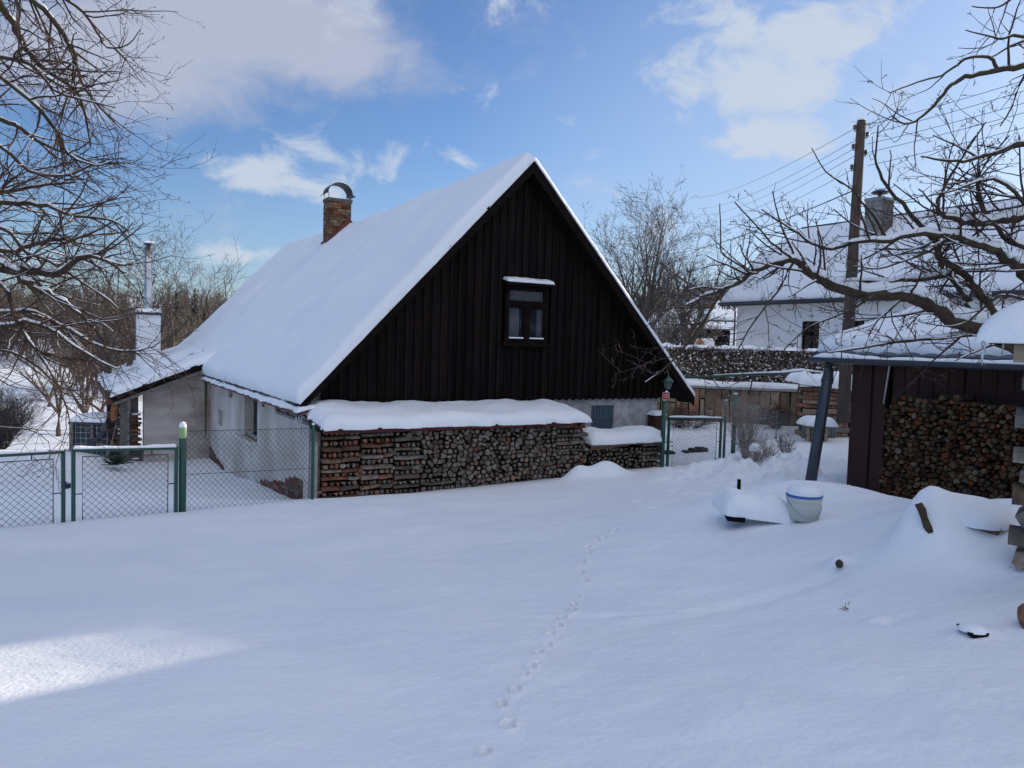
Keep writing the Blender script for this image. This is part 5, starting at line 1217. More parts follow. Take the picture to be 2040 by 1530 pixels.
b=B(); b.tube([at(209,918,19),at(224,880,19.3)],.035,6); b.build('pole',PLANKG,ld); b=B(); b.tube([at(216,912,19.2),at(232,842,19.5)],.02,6); b.build('pole',PLANKG,ld)
bs=thing('dark_bush',at(233,925,19.2),'small dark evergreen tuft at the foot of the log heap','bush'); rg=random.Random(3); pp=[]
c=at(232,925,19.2)
for k in range(120):
    d=V((rg.gauss(0,.6),rg.gauss(0,.6),abs(rg.gauss(.5,.5)))).normalized(); pp.append(([c+d*.05,c+d*rg.uniform(.2,.42)],[.014,.006]))
tubes(pp,4,'foliage',CONIF,bs)

# ============================================================ BUCKET, SNOWED BENCH, STAKE, HALF-BURIED LOGS
bk=at(1600,1034,6.75); t=thing('bucket',bk,'white plastic bucket with wire handle filled with snow, blue rim','bucket')
r0=.130; r1=.145; hb=at(1600,988,6.75).z-bk.z
b=B(); b.lathe(bk,[(0,.0),(r0,.0),(r1,hb-.05),(r1,hb-.045),(r1+.006,hb-.04),(r1+.006,hb),(r1-.004,hb),(r1-.006,hb-.04),(0,hb-.04)],36); b.build('pail',BUCK,t,True)
b=B(); b.lathe(bk,[(r1+.004,hb-.004),(r1+.011,hb),(r1+.011,hb+.016),(r1+.003,hb+.018)],36); b.build('rim',BLUEP,t,True)
b=B(); pts=[]
for i in range(15): 
    a=math.pi*i/14; pts.append(bk+V((-math.cos(a)*(r1+.004),-(r1-.012)*math.sin(a),hb-.05-.125*math.sin(a)**1.3+.012*math.cos(a))))
b.tube(pts,.0032,6); b.build('handle',GALV,t,True)
def dome(c,rx,ry,h,name,parent,seed=0,mat=SNOW,nu=28,nv=10,p=2.2,rag=.05):
    b=B(); vs=[]
    for j in range(nv+1):
        f=j/nv; rr=(1-f**p)**(1/p) if f<1 else 0; zz=h*f
        for i in range(nu):
            a=2*math.pi*i/nu; k=1+rag*fb(math.cos(a)*1.5+seed,math.sin(a)*1.5,f)
            vs.append(V(c)+V((rx*rr*k*math.cos(a),ry*rr*k*math.sin(a),zz)))
    b.add(vs,[(j*nu+i,j*nu+(i+1)%nu,(j+1)*nu+(i+1)%nu,(j+1)*nu+i) for j in range(nv) for i in range(nu)]); return b.build(name,mat,parent,True)
dome(bk+V((0,0,hb+.006)),r1+.004,r1+.004,.095,'snow_fill',t,3,p=3.2,rag=.02)
bn=at(1503,1030,6.85); t=thing('snowy_log_seat',bn,'low dark wooden bench under thick rounded snow, left of the white bucket','bench')
b=B(); b.box(bn+V((-.17,.03,-.01)),(.075,-.025,0),(.02,.12,0),(0,0,.022)); b.build('timber',BARGE,t,bevel=.01)
b=B(); b.box(bn+V((.36,.0,.0)),(.13,0,0),(0,.1,0),(0,0,.04)); b.build('timber',BARGE,t,bevel=.01)
snow_slab(lambda u,v:bn+V((-.28+.62*u,-.09+.50*v-.04*u,.030-.06*u)),30,20,.185,(0,0,1),rag=.025,rnd=.13,seed=101,name='snow_cap',parent=t,lump=.25,freq=3)
b=B(); sp=at(1471,990,7.3); b.box(sp+V((0,0,.05)),(.014,0,0),(0,.014,0),(0,0,.12)); o=b.build('stake',BARGE,None,False,sp); tag(o,'short dark wooden stake standing in the snow behind the bench','stake')
def half_log(q,off,L_,r,ang,label,tilt=0.0,mat=None):
    c=V((q.x+off[0],q.y+off[1],gz(q.x+off[0],q.y+off[1])+off[2])); t=thing('buried_log',c,label,'log'); a=math.radians(ang); d=V((math.cos(a),math.sin(a),tilt)).normalized()
    b=B(); n=12; rg=random.Random(int(q.x*100)); ph=[rg.uniform(.85,1.12) for _ in range(n)]
    x=d.cross(V((0,0,1))).normalized(); y=x.cross(d); vs=[]
    for k5 in range(5):
        q5=c+d*L_*(k5/4-.5)+y*r*.22*math.sin(k5*1.7); vs+=[q5+(x*math.cos(6.283*k/n)+y*math.sin(6.283*k/n))*r*ph[k]*(1+.12*math.sin(k5*2.2)) for k in range(n)]
    b.add(vs,[(j*n+i,j*n+(i+1)%n,(j+1)*n+(i+1)%n,(j+1)*n+i) for i in range(n) for j in range(4)]+[tuple(range(n))[::-1],tuple(range(4*n,5*n))]); b.build('bark',mat or BARK,t,True)
    return t,c
t,c=half_log(HQ[0],(0,.03,.06),.19,.023,-50,'curved bark covered branch stub under a tall snow hump',tilt=-2.0)
q=HQ[1]; c=V((q.x,q.y+.06,gz(q.x,q.y)+.062)); t=thing('buried_log',c,'reddish log end under a broad snow cushion near the right edge','log')
hd=V((-q.x,-q.y,0)).normalized(); hx=V((hd.y,-hd.x,0)); hx=hx if hx.x>0 else -hx; b=B(); b.prism([c+hx*(.125*math.cos(math.pi+math.pi*k/10))+V((0,0,.085*math.sin(math.pi+math.pi*k/10)+.004*math.sin(k*2.3))) for k in range(11)],-hd*.35); b.build('bark',WOODR,t)
dome(c-hd*.16+V((0,0,-.012)),.185,.20,.11,'snow_cap',t,6,p=2.0,rag=.10)
t,c=half_log(HQ[2],(0,.0,.02),.10,.022,60,'thin dark twig end in the snow ridge, leftmost of the buried pieces',tilt=-.5)
q=HQ[3]; c=V((q.x,q.y,gz(q.x,q.y)+.022)); t=thing('buried_log',c,'small dark log tip lowest in the snow near the right edge','log')
b=B(); b.prism([c+V((.048*math.cos(math.pi+math.pi*k/8),0,.03*math.sin(math.pi+math.pi*k/8)+.002*math.sin(k*2.3))) for k in range(9)],(.01,.12,0)); b.build('bark',BARGE,t)
dome(c+V((.005,.055,-.006)),.066,.062,.030,'snow_cap',t,9,p=2.0,rag=.03)
t,c=half_log(on_ground(2056,1250),(0,.02,.03),.10,.05,60,'brown plank end at the right edge low in the snow',mat=PLANK)
# grass tuft in the snow
c=on_ground(1690,1209); c.z=gz(c.x,c.y); tg=thing('grass_tuft',c,'few dry grass blades poking through the snow in the right foreground','grass tuft'); rg=random.Random(4); pp=[]
for k in range(11):
    d=V((rg.gauss(0,.7),rg.gauss(-.2,.5),.42)).normalized(); q=c+V((rg.gauss(0,.03),rg.gauss(0,.02),-.01)); pp.append(([q,q+d*.03,q+d*.05-V((0,0,.012))],[.0022,.002,.001]))
tubes(pp,3,'blades',TWIG,tg)
# --- near wood stack on the right edge with snow roof and icicles
NS=4.3; n0=at(2022,900,NS); NX=V((.80,-.60,0)).normalized(); NY=V((.60,.80,0)).normalized()
def T(a,d,z): return V((n0.x,n0.y,0))+NX*a+NY*d+V((0,0,z))
t=thing('near_log_stack',T(.5,.2,-1.2),'firewood stack at the right edge with overhanging snow roof and icicles','firewood stack'); rg=random.Random(29)
z=-1.30; k=0; ztp=at(2030,690,NS).z-.02
while z<ztp-.02:
    hh=rg.uniform(.085,.13)
    if z+hh>ztp-.06: hh=ztp-z
    if k%2==0:
        x=rg.uniform(-.01,.04)
        while x<1.2:
            l_=rg.uniform(.32,.42); b=B(); side_log(b,T(x,.05,z+hh/2),T(x+l_-.01,.05,z+hh/2),-NY,hh,.14,rg); b.build('log',rg.choice((WOODG,PLANKG,WOODR)),t); x+=l_
    else:
        x=rg.uniform(0,.05)
        while x<1.2:
            w_=rg.uniform(.09,.15); b=B(); b.prism([T(x+w_/2+w_*.47*math.cos(6.283*q/5+k),-.01,z+hh/2+hh*.48*math.sin(6.283*q/5+k)) for q in range(5)],NY*.32); b.build('log',rg.choice((WOODG,WOODO,PLANKG)),t); x+=w_
    z+=hh; k+=1
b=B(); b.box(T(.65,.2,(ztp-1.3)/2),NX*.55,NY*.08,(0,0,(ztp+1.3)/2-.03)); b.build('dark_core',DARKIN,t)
rz0=ztp+.03; L0=-.20
b=B(); n=40; b.add([T(L0+1.5*i/n,-.20,rz0+.012*math.sin(i*1.6)) for i in range(n+1)]+[T(L0+1.5*i/n,.45,rz0+.03+.012*math.sin(i*1.6)) for i in range(n+1)],[(i,i+1,n+2+i,n+1+i) for i in range(n)]); b.build('roof_sheet',CORR,t)
b=B(); b.bar(T(-.03,-.02,ztp-.02),T(1.2,-.02,ztp-.02),.14,.10); b.build('bearer',PLANK,t)
snow_slab(lambda u,v:T(L0-.01+1.5*u,-.22+.68*v,rz0+.012+.03*v),50,22,.235,(0,0,1),rag=.02,rnd=.30,seed=111,name='snow_cap',parent=t,lump=.12)
for (px,l_,r) in((1958,.12,.011),(1997,.06,.004)):
    q=on_plane(px,700,T(0,-.21,0),NY); p=V((q.x,q.y,rz0-.005)); b=B(); b.tube([p+V((0,0,.02)),p+V((.003,0,-.3*l_)),p+V((-.002,0,-.7*l_)),p+V((0,0,-l_))],[r,r*.9,r*.6,.001],8); b.build('icicle',ICE,t,True)
# ============================================================ POLE AND WIRES
PY=18.0; p0=at(1690,655,PY); p1=at(1716,243,PY); t=thing('utility_pole',V((p0.x-.3,PY,-1.9)),'leaning wooden utility pole with insulators behind the shed roof','utility pole')
dirp=(p1-p0).normalized(); b=B(); base=p0-dirp*2.2; b.tube([base,p0,p1-dirp*.02,p1+dirp*.05],[.145,.135,.10,.06],14); b.build('shaft',POLE,t,True)
b=B(); b.lathe(p1+dirp*.03,[(.10,0),(.09,.04),(0,.07)],12); b.build('snow_cap',SNOW,t,True)
ins=[(1703,254,-1),(1728,268,1),(1700,292,-1),(1725,304,1),(1697,333,-1)]
IP=[]
for px,py,sg in ins:
    q=at(px,py,PY-.05); pp=p0+dirp*((q.z-p0.z)/dirp.z); b=B(); b.tube([pp,V(q)-V((0,0,.09)),V(q)-V((0,0,.04))],.012,5); h=b.build('insulator_hook',DARKM,t)
    b=B(); b.lathe(V(q)-V((0,0,.05)),[(.02,0),(.045,.02),(.03,.05),(.045,.07),(.028,.11),(0,.115)],12); b.build('insulator',PORC,h,True); IP.append(V(q))
def wire(a,c,sag,r,label,group='overhead wires'):
    b=B(); n=24; pts=[V(a).lerp(V(c),i/n)-V((0,0,4*sag*(i/n)*(1-i/n))) for i in range(n+1)]; b.tube(pts,r,4); o=b.build('overhead_wire',DARKM,None,True,a); tag(o,label,'wire',group)
wl_=[(1380,393),(1390,415),(1395,428),(1395,445),(1380,470)]
wr_=[(2060,170),(2060,188),(2060,208),(2060,226),(2060,262)]
nm=['topmost','second highest','third highest','fourth highest','fifth highest']
st=[(1703,256),(1712,275),(1712,290),(1712,305),(1712,330)]
for k in range(5):
    s_=at(*st[k],PY-.06)
    wire(s_,at(wl_[k][0],wl_[k][1],60),.45,.007,f'{nm[k]} thin wire running left from the utility pole')
    s2=at(1728,[250,268,287,304,330][k],PY-.06); wire(s2,at(wr_[k][0]+500,wr_[k][1]-[185,178,165,160,160][k],13),.10,.006,f'{nm[k]} thin wire running right from the utility pole')
wire(at(1704,378,PY),at(1300,505,62),.5,.016,'thick lowest cable running left from the utility pole')

# ============================================================ TREES
def limbpts(lst,Y0,Y1,sub=3):
    n=len(lst); P=[at(px,py,Y0+(Y1-Y0)*i/(n-1)) for i,(px,py) in enumerate(lst)]
    out=[]
    for i in range(n-1):
        a=P[max(i-1,0)];b_=P[i];c=P[i+1];d=P[min(i+2,n-1)]
        for k in range(sub):
            t=k/sub; out.append(.5*((2*b_)+(c-a)*t+(2*a-5*b_+4*c-d)*t*t+(3*b_-a-3*c+d)*t**3))
    out.append(P[-1]); return out
def snow_on(pts,rad,seed,amt=1.0):
    """polyline pieces of snow resting on a limb, thinner or missing where it is steep"""
    res=[]; cur=[];cr=[]
    for i,(p,r) in enumerate(zip(pts,rad)):
        d=(pts[min(i+1,len(pts)-1)]-pts[max(i-1,0)]).normalized(); fl=1-abs(d.z); q=fb(p.x*3+seed,p.y*3,p.z*3)
        s=r*1.0*amt*min(1.05,max(0,fl*1.7-.05+q*.9))
        if s>.18*r: cur.append(p+V((0,0,r*.55+s*.45))); cr.append(s)
        else:
            if len(cur)>2: cr[0]*=.2; cr[-1]*=.2; res.append((cur,cr))
            cur=[];cr=[]
    if len(cur)>2: cr[0]*=.2; cr[-1]*=.2; res.append((cur,cr))
    return res
def fine(pts,rad,k=3):
    P=[];Rr=[]
    for i in range(len(pts)-1):
        for j in range(k): P.append(V(pts[i]).lerp(V(pts[i+1]),j/k)); Rr.append(rad[i]+(rad[i+1]-rad[i])*j/k)
    P.append(V(pts[-1])); Rr.append(rad[-1]); return P,Rr

# ---- right foreground tree (old fruit tree in front of the shed)
rg=random.Random(101)
TY=6.9
RL=[ # points, Y start, Y end, r start, r end
 ([(2160,900),(2120,760),(2040,700),(1957,658),(1896,634),(1838,604),(1801,590),(1757,587),(1699,580),(1651,566),(1621,549),(1594,525),(1580,519),(1546,522),(1502,539),(1468,563),(1434,580),(1400,590),(1365,610)],6.9,6.4,.085,.007),
 ([(2120,760),(2060,700),(2000,655),(1978,631),(1971,604),(1944,580),(1920,546),(1903,542),(1842,556),(1774,560),(1706,563),(1651,559)],6.9,7.1,.058,.014),
 ([(2040,700),(1957,631),(1930,600),(1906,566),(1880,540),(1866,505)],6.9,7.2,.05,.012),
 ([(2160,700),(2100,600),(2040,546),(2012,522),(1978,498),(1944,485),(1893,471),(1842,464),(1774,478),(1723,478),(1658,495),(1617,485),(1577,457),(1517,417)],6.9,6.6,.055,.005),
 ([(1920,546),(1872,515),(1866,488),(1828,444),(1798,406),(1764,369),(1747,335),(1745,301),(1750,250)],7.0,6.7,.034,.005,.5),
 ([(2200,520),(2120,440),(2040,430),(2012,434),(1978,444),(1930,444),(1903,437),(1876,427),(1866,407),(1886,366),(1910,325),(1964,243)],7.0,6.6,.055,.005),
 ([(2200,330),(2100,280),(2040,284),(1995,301),(1961,311),(1920,322),(1876,318),(1835,311)],6.6,6.3,.035,.006,.5),
 ([(2240,160),(2140,120),(2040,131),(1996,138),(1951,147),(1912,159),(1888,177),(1861,210),(1831,237),(1801,247),(1777,231)],6.4,6.0,.032,.005,.5),
 ([(1987,135),(1969,114),(1933,114),(1906,129),(1876,150),(1840,159),(1801,174),(1771,185)],6.1,6.0,.015,.004,.5),
 ([(2160,90),(2040,72),(1996,78),(1969,72),(1924,60)],6.3,6.1,.018,.004,.5),
 ([(2100,60),(2040,81),(2011,93),(1975,114)],6.3,6.1,.014,.006,.5),
 ([(2080,-60),(2011,0),(1981,15),(1936,13)],6.3,6.1,.014,.004,.5),
 ([(1580,519),(1546,491),(1519,464),(1463,403)],6.45,6.3,.012,.005,.3),
 ([(1512,538),(1500,545),(1468,525),(1437,502),(1436,460),(1434,406)],6.4,6.3,.012,.004,.3),
 ([(1764,476),(1740,430),(1716,403),(1696,376),(1645,342),(1617,294)],6.8,6.6,.014,.004,.5),
 ([(1580,522),(1570,540),(1550,580),(1502,641),(1471,695)],6.45,6.4,.012,.005),
 ([(1990,668),(1947,665),(1876,672),(1808,678),(1740,689),(1679,699),(1645,702)],6.9,6.8,.026,.006),
 ([(1447,575),(1434,590),(1400,640),(1365,690),(1336,722),(1310,745),(1285,761)],6.4,6.2,.014,.005),
 ([(1740,588),(1690,620),(1640,640),(1600,660),(1560,700)],6.6,6.5,.012,.004),
 ([(2120,560),(2050,500),(2000,470),(1960,420),(1945,380),(1960,330),(2010,270)],6.9,6.8,.03,.006),
 ([(2100,480),(2040,400),(1990,360),(1950,360),(1900,380),(1850,390)],6.8,6.4,.022,.005),
 ([(1900,471),(1850,500),(1800,520),(1750,535),(1700,530)],6.9,6.6,.016,.005),
 ([(1800,590),(1770,620),(1740,650),(1720,700)],6.7,6.6,.012,.004),
 ([(2060,600),(1990,590),(1930,640),(1880,650),(1830,640)],6.6,6.3,.014,.004),
]
def big_tree(name,label,base,limbs,G,lv,seed,snowamt=1.0,trunk=None,cat='tree'):
    rg=random.Random(seed); t=thing(name,base,label,cat); out=[[] for _ in range(5)]; sn=[]
    if trunk: b=B(); b.tube(trunk[0],trunk[1],14); b.build('trunk',BARK,t,True); 
    for k,lm in enumerate(limbs):
        lst,Y0,Y1,r0,r1=lm[:5]; dn=lm[5] if len(lm)>5 else 1.0
        P=limbpts(lst,Y0,Y1); n=len(P); pw=.8; R_=[r0+(r1-r0)*((i/(n-1))**pw) for i in range(n)]
        P=[p+V((rg.gauss(0,1),rg.gauss(0,1),rg.gauss(0,1)))*min(.012,R_[i]*.35) for i,p in enumerate(P)]
        tubes([(P,R_)],10 if r0>.03 else 7,'limb',BARK,t); fp,fr=fine(P,R_,4); sn+=snow_on(fp,fr,k,snowamt*(1 if r0>.02 and dn>=1 else .45))
        g=dict(G); g['dens']=[x*(dn if i==0 else min(1,.3+.7*dn)) for i,x in enumerate(G['dens'])]; g['len']=[x*min(1,.55+.45*dn) for x in G['len']]
        if len(lst)>2: branch(out,P,R_,0,lv,rg,g,t0=.12)
    tw=out[1]; 
    for lvl in range(1,5):
        if out[lvl]: tubes(out[lvl],[0,6,4,3,3][lvl],'twigs',TWIG,t,kind='stuff')
    for p,r in out[1]:
        if r[0]>.0075: fp,fr=fine(p,[x*1.0 for x in r],3); sn+=[(a,c) for a,c in snow_on(fp,fr,len(p),snowamt*.7)]
    if sn: tubes(sn,6,'branch_snow',SNOW,t,kind='stuff')
    return t,out
GR={'seg':[6,6,5,4,1],'wob':.10,'trop':[.0,.035,.03,.02,0],'dens':[5.8,7.6,6.5],'len':[.62,.30,.12],'ang':(.55,1.25),'rmin':.0024,'rmax':[.011,.0055,.0036],'spur':22,'tip':.42}
bz=gz(5.5,6.9)
tr=[V((5.5,7.0,bz-.3)),V((5.45,6.95,bz+.5)),V((5.35,6.9,-.6)),at(2160,800,6.9),at(2165,690,6.9),at(2190,500,6.9),at(2220,300,6.7),at(2250,100,6.5)]
big_tree('old_apple_tree','old spreading fruit tree with snow lined limbs reaching in from the right',(5.5,6.95,bz),RL,GR,3,55,1.15,(tr,[.20,.16,.14,.13,.10,.08,.06,.04]))
# hanging dry leaves
# ---- left foreground tree
LL=[
 ([(-420,60),(-250,-160),(-100,-120),(0,10),(30,60),(62,110),(105,150),(150,180),(170,230),(180,290)],6.4,5.9,.045,.005),
 ([(-300,-300),(-100,-150),(20,-40),(90,20),(130,70),(150,110),(160,160),(200,215),(240,255)],6.2,5.9,.035,.004),
 ([(-420,200),(-250,40),(-100,60),(0,150),(60,200),(110,260),(140,310),(190,330),(225,320)],6.3,5.8,.032,.004),
 ([(-420,250),(-200,180),(-60,200),(0,235),(40,255),(90,290),(150,310),(200,330)],6.4,6.0,.036,.004),
 ([(-420,380),(-200,330),(-60,385),(0,384),(60,372),(110,368),(150,362)],6.4,6.3,.030,.007),
 ([(-420,400),(-200,370),(0,405),(80,405),(120,420),(150,430),(200,435),(235,445),(262,470)],6.4,6.1,.030,.004),
 ([(-420,500),(-200,480),(0,500),(60,490),(110,475),(135,484),(200,455),(245,430)],6.4,6.2,.032,.004),
 ([(-420,560),(-200,530),(0,532),(60,540),(115,547),(150,520),(180,511),(215,520),(250,545)],6.3,5.9,.055,.006),
 ([(-420,560),(-150,520),(0,525),(30,545),(70,575),(110,590),(140,610),(175,640),(205,680),(215,720)],6.2,5.8,.045,.005),
 ([(-420,650),(-200,620),(0,650),(50,640),(100,655),(150,690),(200,720),(235,735)],6.2,5.7,.03,.004),
 ([(-420,620),(-100,560),(0,570),(25,620),(60,680),(100,740),(125,790),(142,850)],6.1,5.7,.026,.004),
 ([(-420,700),(-150,650),(0,625),(70,625),(140,660),(200,690),(260,700),(310,690)],6.3,6.0,.03,.004),
 ([(-400,800),(-150,800),(-20,848),(40,853),(70,860),(97,880)],5.9,5.6,.012,.003,.3),
 ([(-300,0),(-120,40),(0,110),(60,130),(110,180),(170,200),(230,215)],6.3,5.7,.026,.004),
 ([(-300,300),(-120,260),(0,290),(60,340),(130,350),(180,330),(240,325),(270,325)],6.3,6.0,.022,.003),
 ([(-300,-200),(-50,-100),(60,-30),(150,10),(190,60),(215,95),(255,88),(280,58)],6.2,6.0,.02,.003),
 ([(-300,760),(-100,720),(0,700),(60,720),(120,770),(160,780),(200,800)],6.0,5.7,.016,.003),
 ([(-420,480),(-150,440),(0,450),(50,500),(100,520),(160,560),(220,600),(260,640)],6.3,6.0,.024,.004),
]
GL={'seg':[6,7,6,4,1],'wob':.11,'trop':[.0,.055,.05,.03,0],'curl':1,'dens':[6.0,6.0,4.8],'len':[.58,.36,.17],'ang':(.35,1.0),'rmin':.0019,'rmax':[.009,.0048,.003],'spur':9,'tip':.38}
lx=-5.6; lb=gz(lx,6.3); tr=[V((lx,6.4,lb-.3)),V((lx,6.35,lb+.6)),at(-420,640,6.35),at(-420,380,6.35),at(-400,100,6.3),at(-320,-200,6.2)]
big_tree('drooping_fruit_tree','large bare fruit tree whose long drooping twigs fill the left edge of the photo',(lx,6.4,lb),LL,GL,3,66,.8,(tr,[.24,.18,.15,.13,.09,.05]))

# ---- background bare trees
def bare(name,label,x,y,z,h,seed,spread=.8,dens=1.0,lv=3,r=None,mat=None,leaders=4,group=None,lean=0,first=.26):
    rg=random.Random(seed); t=thing(name,(x,y,z),label,'tree',group); out=[[] for _ in range(5)]; r=r or h*.021; base=V((x,y,z-.3)); mat=mat or TWIGB
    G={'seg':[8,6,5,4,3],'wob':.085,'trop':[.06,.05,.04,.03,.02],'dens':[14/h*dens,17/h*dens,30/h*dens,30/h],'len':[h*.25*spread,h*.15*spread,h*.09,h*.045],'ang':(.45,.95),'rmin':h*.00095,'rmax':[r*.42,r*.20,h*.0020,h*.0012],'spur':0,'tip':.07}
    tp=base+V((lean*h*.2,0,h*first)); b=B(); b.tube([base,base.lerp(tp,.4)+V((rg.gauss(0,.02)*h*.3,0,0)),tp],[r*1.25,r,r*.9],10); b.build('trunk',mat,t,True)
    for k in range(leaders):
        a=2*math.pi*k/leaders+rg.uniform(-.4,.4); sp=(rg.uniform(.12,.3) if k%3==0 else rg.uniform(.45,1.0))*spread
        grow(out,tp-V((0,0,h*.015*k)),V((math.cos(a)*sp+lean*.3,math.sin(a)*sp,1)),h*(.60 if k%2==0 else .50)*rg.uniform(.9,1.05),r*rg.uniform(.55,.75),0,lv,rg,G)
    for lvl in range(5):
        if out[lvl]: tubes(out[lvl],[8,5,3,3,3][lvl],'limb' if lvl==0 else 'twigs',mat,t,kind=None if lvl==0 else 'stuff')
    return t
def place(px,pyb,Y): p=at(px,pyb,Y); return p.x,Y,gz(p.x,Y)
def hfor(px,pyt,Y,z): return at(px,pyt,Y).z-z
x,y,z=place(1270,690,34); bare('walnut_tree','tall bare walnut tree with upright crown rising behind the cottage roof',x,y,z,hfor(1290,345,34,z),5,spread=1.3,dens=1.1,lv=4,leaders=8,first=.22)
x,y,z=place(1352,640,38); bare('bare_tree','thinner bare tree leaning right between the walnut and the neighbour roof',x,y,z,hfor(1390,400,38,z),8,spread=1.15,dens=.9,lv=4,leaders=6,lean=.3)
x,y,z=place(1225,700,36); bare('bare_tree','bare tree partly hidden by the ridge side of the dark gable',x,y,z,hfor(1225,500,36,z),13,spread=1.1,dens=.8,lv=4,leaders=4)
x,y,z=place(236,765,26); bare('bare_tree','bare fruit tree with forked trunk left of the steel flue',x,y,z,hfor(262,415,26,z),21,spread=1.15,dens=.8,lv=4,leaders=5,r=.17,first=.26)
x,y,z=place(338,720,33); bare('bare_tree','bare fruit tree with dark trunk between the steel flue and the roof',x,y,z,hfor(370,410,33,z),27,spread=1.15,dens=.8,lv=4,leaders=5,r=.17,first=.2)
x,y,z=place(430,640,40); bare('bare_tree','bare tree whose crown just clears the snowy roof slope on the left',x,y,z,hfor(440,470,40,z),29,spread=1.1,dens=.9,leaders=5)
x,y,z=place(170,745,40); bare('bare_tree','wide bare tree standing in the sunlit field behind the water tank',x,y,z,hfor(170,560,40,z),33,spread=1.1,dens=.9,leaders=4,first=.15)
x,y,z=place(100,770,52); bare('bare_tree','small bare orchard tree leftmost in the sunlit field',x,y,z,hfor(100,610,52,z),34,spread=1.3,dens=1.1,leaders=4,first=.15)
x,y,z=place(118,800,34); bare('bare_tree','young thin tree with reddish trunk in the field left of the tank',x,y,z,hfor(118,650,34,z),35,spread=1.0,dens=.9,leaders=3,first=.3,mat=TWIGB)
x,y,z=place(203,800,36); bare('bare_tree','young leaning tree in the field just above the tank',x,y,z,hfor(203,660,36,z),36,spread=1.0,dens=.9,leaders=3,first=.3)
# sunlit shrub at the left edge
def shrub(name,label,c,h,w,n,seed,mat=TWIG,r=.006,spl=1.0,bd=1.0):
    rg=random.Random(seed); t=thing(name,c,label,'shrub'); out=[[] for _ in range(5)]
    G={'seg':[5,4,3,3],'wob':.12,'trop':[.05,.05,.02,0],'dens':[7/h*2*bd,6/h*bd],'len':[h*.45,h*.2],'ang':(.4,1.0),'rmin':r*.4,'rmax':[r*.6,r*.45],'spur':0,'tip':.4}
    for k in range(n):
        a=rg.uniform(0,6.283); s=rg.uniform(0,w/h)*spl; grow(out,V(c)+V((math.cos(a)*w*.12,math.sin(a)*w*.12,-.05)),V((math.cos(a)*s,math.sin(a)*s,1)),h*rg.uniform(.6,1.0),r,0,2,rg,G)
    al=out[0]+out[1]+out[2]; tubes(al,3,'twigs',mat,t,kind='stuff'); return t
p=at(-8,870,20); shrub('bare_shrub','round sunlit shrub at the far left edge beyond the gate',(p.x,20,gz(p.x,20)),1.6,1.2,70,41,TWIGB,.011)
p=at(1487,905,15.5); z=gz(p.x,15.5); t=shrub('tied_bush','pale leafless bush with dense upright stems beside the stout green post',(p.x,15.5,z),1.45,.34,60,42,STEM,.0055,.8,.55)
p=at(1515,912,15.0); z=gz(p.x,15.0); t=shrub('low_twiggy_bush','low tangle of bent stems with a snow lump at the foot of the tied bush',(p.x,15.0,z),.55,.7,60,43,STEM,.0055,1.2,.6)
dome(at(1504,893,14.9)-V((0,0,.05)),.12,.10,.16,'snow_lump',t,9)
p=at(1565,890,16.5); shrub('dry_weed','thin dry weed stems in front of the grey mesh fence',(p.x,16.5,gz(p.x,16.5)),.5,.3,16,44,TWIG,.005)
p=at(1370,838,20.8); shrub('wall_shrub','arching snowy shrub in front of the sandstone wall behind the small gate',(p.x,20.8,gz(p.x,20.8)),.75,1.1,40,45,TWIG,.007,1.4)
p=at(1545,838,20.9); shrub('wall_shrub','small snow dusted shrub against the sandstone wall near the timber stack',(p.x,20.9,gz(p.x,20.9)),.7,.6,40,46,TWIG,.007)
# thin stakes in the left field
for k,(px,py,h_) in enumerate([(195,835,1.2),(199,835,1.2)]):
    p=at(px,py,30); b=B(); b.tube([V((p.x,30,gz(p.x,30)-.2)),V((p.x,30,gz(p.x,30)+h_))],.025,5); o=b.build('garden_stake',TWIGB,None,False,(p.x,30,gz(p.x,30))); tag(o,'thin garden stake, '+('left' if k==0 else 'right')+' one of a pair in the field above the tank','stake','pair of garden stakes')
# dark conifers left behind
def conifer(px,pyt,Y,seed,label):
    p=at(px,pyt,Y); z=gz(p.x,Y); h=p.z-z; rg=random.Random(seed); t=thing('spruce',(p.x,Y,z),label,'tree','dark spruces beyond the roof'); pp=[]
    b=B(); b.tube([V((p.x,Y,z-.2)),V((p.x,Y,z+h))],[h*.02,.02],6); b.build('trunk',BARK,t)
    for k in range(900):
        f=rg.random()**.8; zz=z+h*(.08+.92*f); R_=h*.20*(1-f)+.08; a=rg.uniform(0,6.283); l_=R_*rg.uniform(.6,1.15); q=V((p.x,Y,zz)); e=q+V((math.cos(a)*l_,math.sin(a)*l_,-l_*rg.uniform(.2,.5)))
        pp.append(([q.lerp(e,.25),e],[h*.012*(1.2-f),.01]))
    tubes(pp,4,'foliage',CONIF,t,kind='stuff',smooth=False)
conifer(352,582,75,1,'narrow dark spruce, left one of the group above the snowy roof'); conifer(388,574,80,2,'dark spruce in the middle of the group above the snowy roof'); conifer(412,590,78,3,'shorter dark spruce, rightmost of the group above the snowy roof')

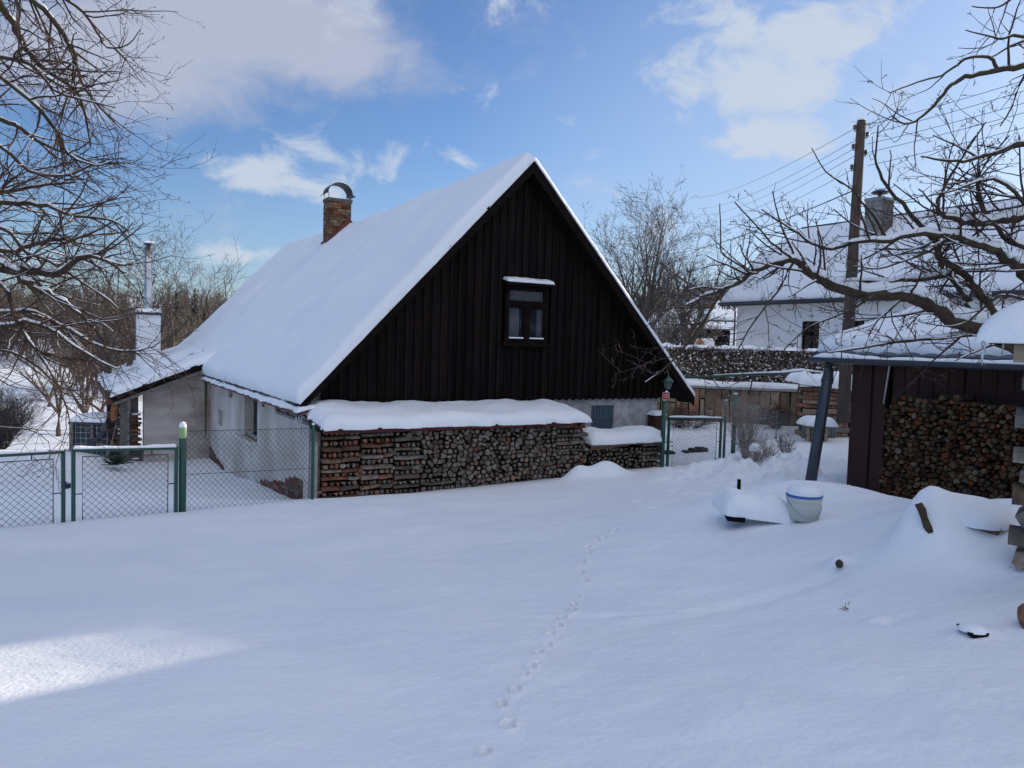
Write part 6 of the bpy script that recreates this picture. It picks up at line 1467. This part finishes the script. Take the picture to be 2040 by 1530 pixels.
# ---- far woods: one joined mass of bare trees
def wood(name,spots,seed,mat,loc,base_h=9):
    rg=random.Random(seed); tm=[]
    for k in range(5):
        out=[[] for _ in range(5)]; G={'seg':[4,3,2,2],'wob':.12,'trop':[.05,.05,.03,0],'dens':[16,34,0],'len':[.30,.14,.05],'ang':(.4,1.0),'rmin':.004,'rmax':[.008,.006,.004],'spur':0,'tip':.3}
        for q in range(3): grow(out,V((0,0,.05*q)),V((rg.gauss(0,.25),rg.gauss(0,.25),1)),.9,.014,0,2,rg,G)
        tm.append(out[0]+out[1]+out[2])
    groups=[]; 
    t=bpy.data.objects.new('_tmp',None); ORG['_tmp']=V(loc)
    allp=[]
    for (x,y,h) in spots:
        z=gz(x,y); a=rg.uniform(0,6.283); ca,sa=math.cos(a),math.sin(a); T=tm[rg.randrange(5)]
        for pts,rad in T: allp.append(([(x+(p.x*ca-p.y*sa)*h,y+(p.x*sa+p.y*ca)*h,z+p.z*h) for p in pts],[r*h for r in rad]))
    link(t); t.location=loc; o=tubes(allp,3,name,mat,t,kind='stuff'); o.parent=None; o.location=loc; bpy.data.objects.remove(t); return o
rg=random.Random(71); sp=[]
for k in range(190):
    y=rg.uniform(118,215); x=rg.uniform(-.78,-.36)*y; sp.append((x,y,rg.uniform(7,12)))
for k in range(40):
    y=rg.uniform(60,85); x=rg.uniform(-.60,-.40)*y; sp.append((x,y,rg.uniform(4,7)))
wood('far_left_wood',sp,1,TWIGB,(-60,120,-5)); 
sp=[(rg.uniform(.10,.36)*(y:=rg.uniform(112,150)),y,rg.uniform(3.5,5.5)) for k in range(80)]+[(rg.uniform(.12,.26)*(y:=rg.uniform(48,62)),y,rg.uniform(2.5,4.5)) for k in range(14)]
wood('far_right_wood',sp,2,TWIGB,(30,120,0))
# ---- dark hanging bird treat and dry leaves in the right tree
b=B(); 
rg=random.Random(8)
for k in range(26):
    px,py=rg.uniform(1380,1900),rg.uniform(360,680); p=at(px,py,rg.uniform(6.4,6.9)); d=V((rg.gauss(0,.3),rg.gauss(0,.3),-1)).normalized(); s=d.cross(V((rg.gauss(0,1),rg.gauss(0,1),.1))).normalized(); l_=rg.uniform(.025,.045)
    b.add([p,p+d*l_*.5+s*l_*.16,p+d*l_,p+d*l_*.5-s*l_*.16,p+d*l_*.5+s.cross(d)*l_*.1],[(0,1,4),(1,2,4),(2,3,4),(3,0,4)])
b.build('dry_leaves',LEAF,bpy.data.objects['old_apple_tree'],kind='stuff')


for o in list(bpy.data.objects):
    if o.name.startswith('_tmp'): bpy.data.objects.remove(o)
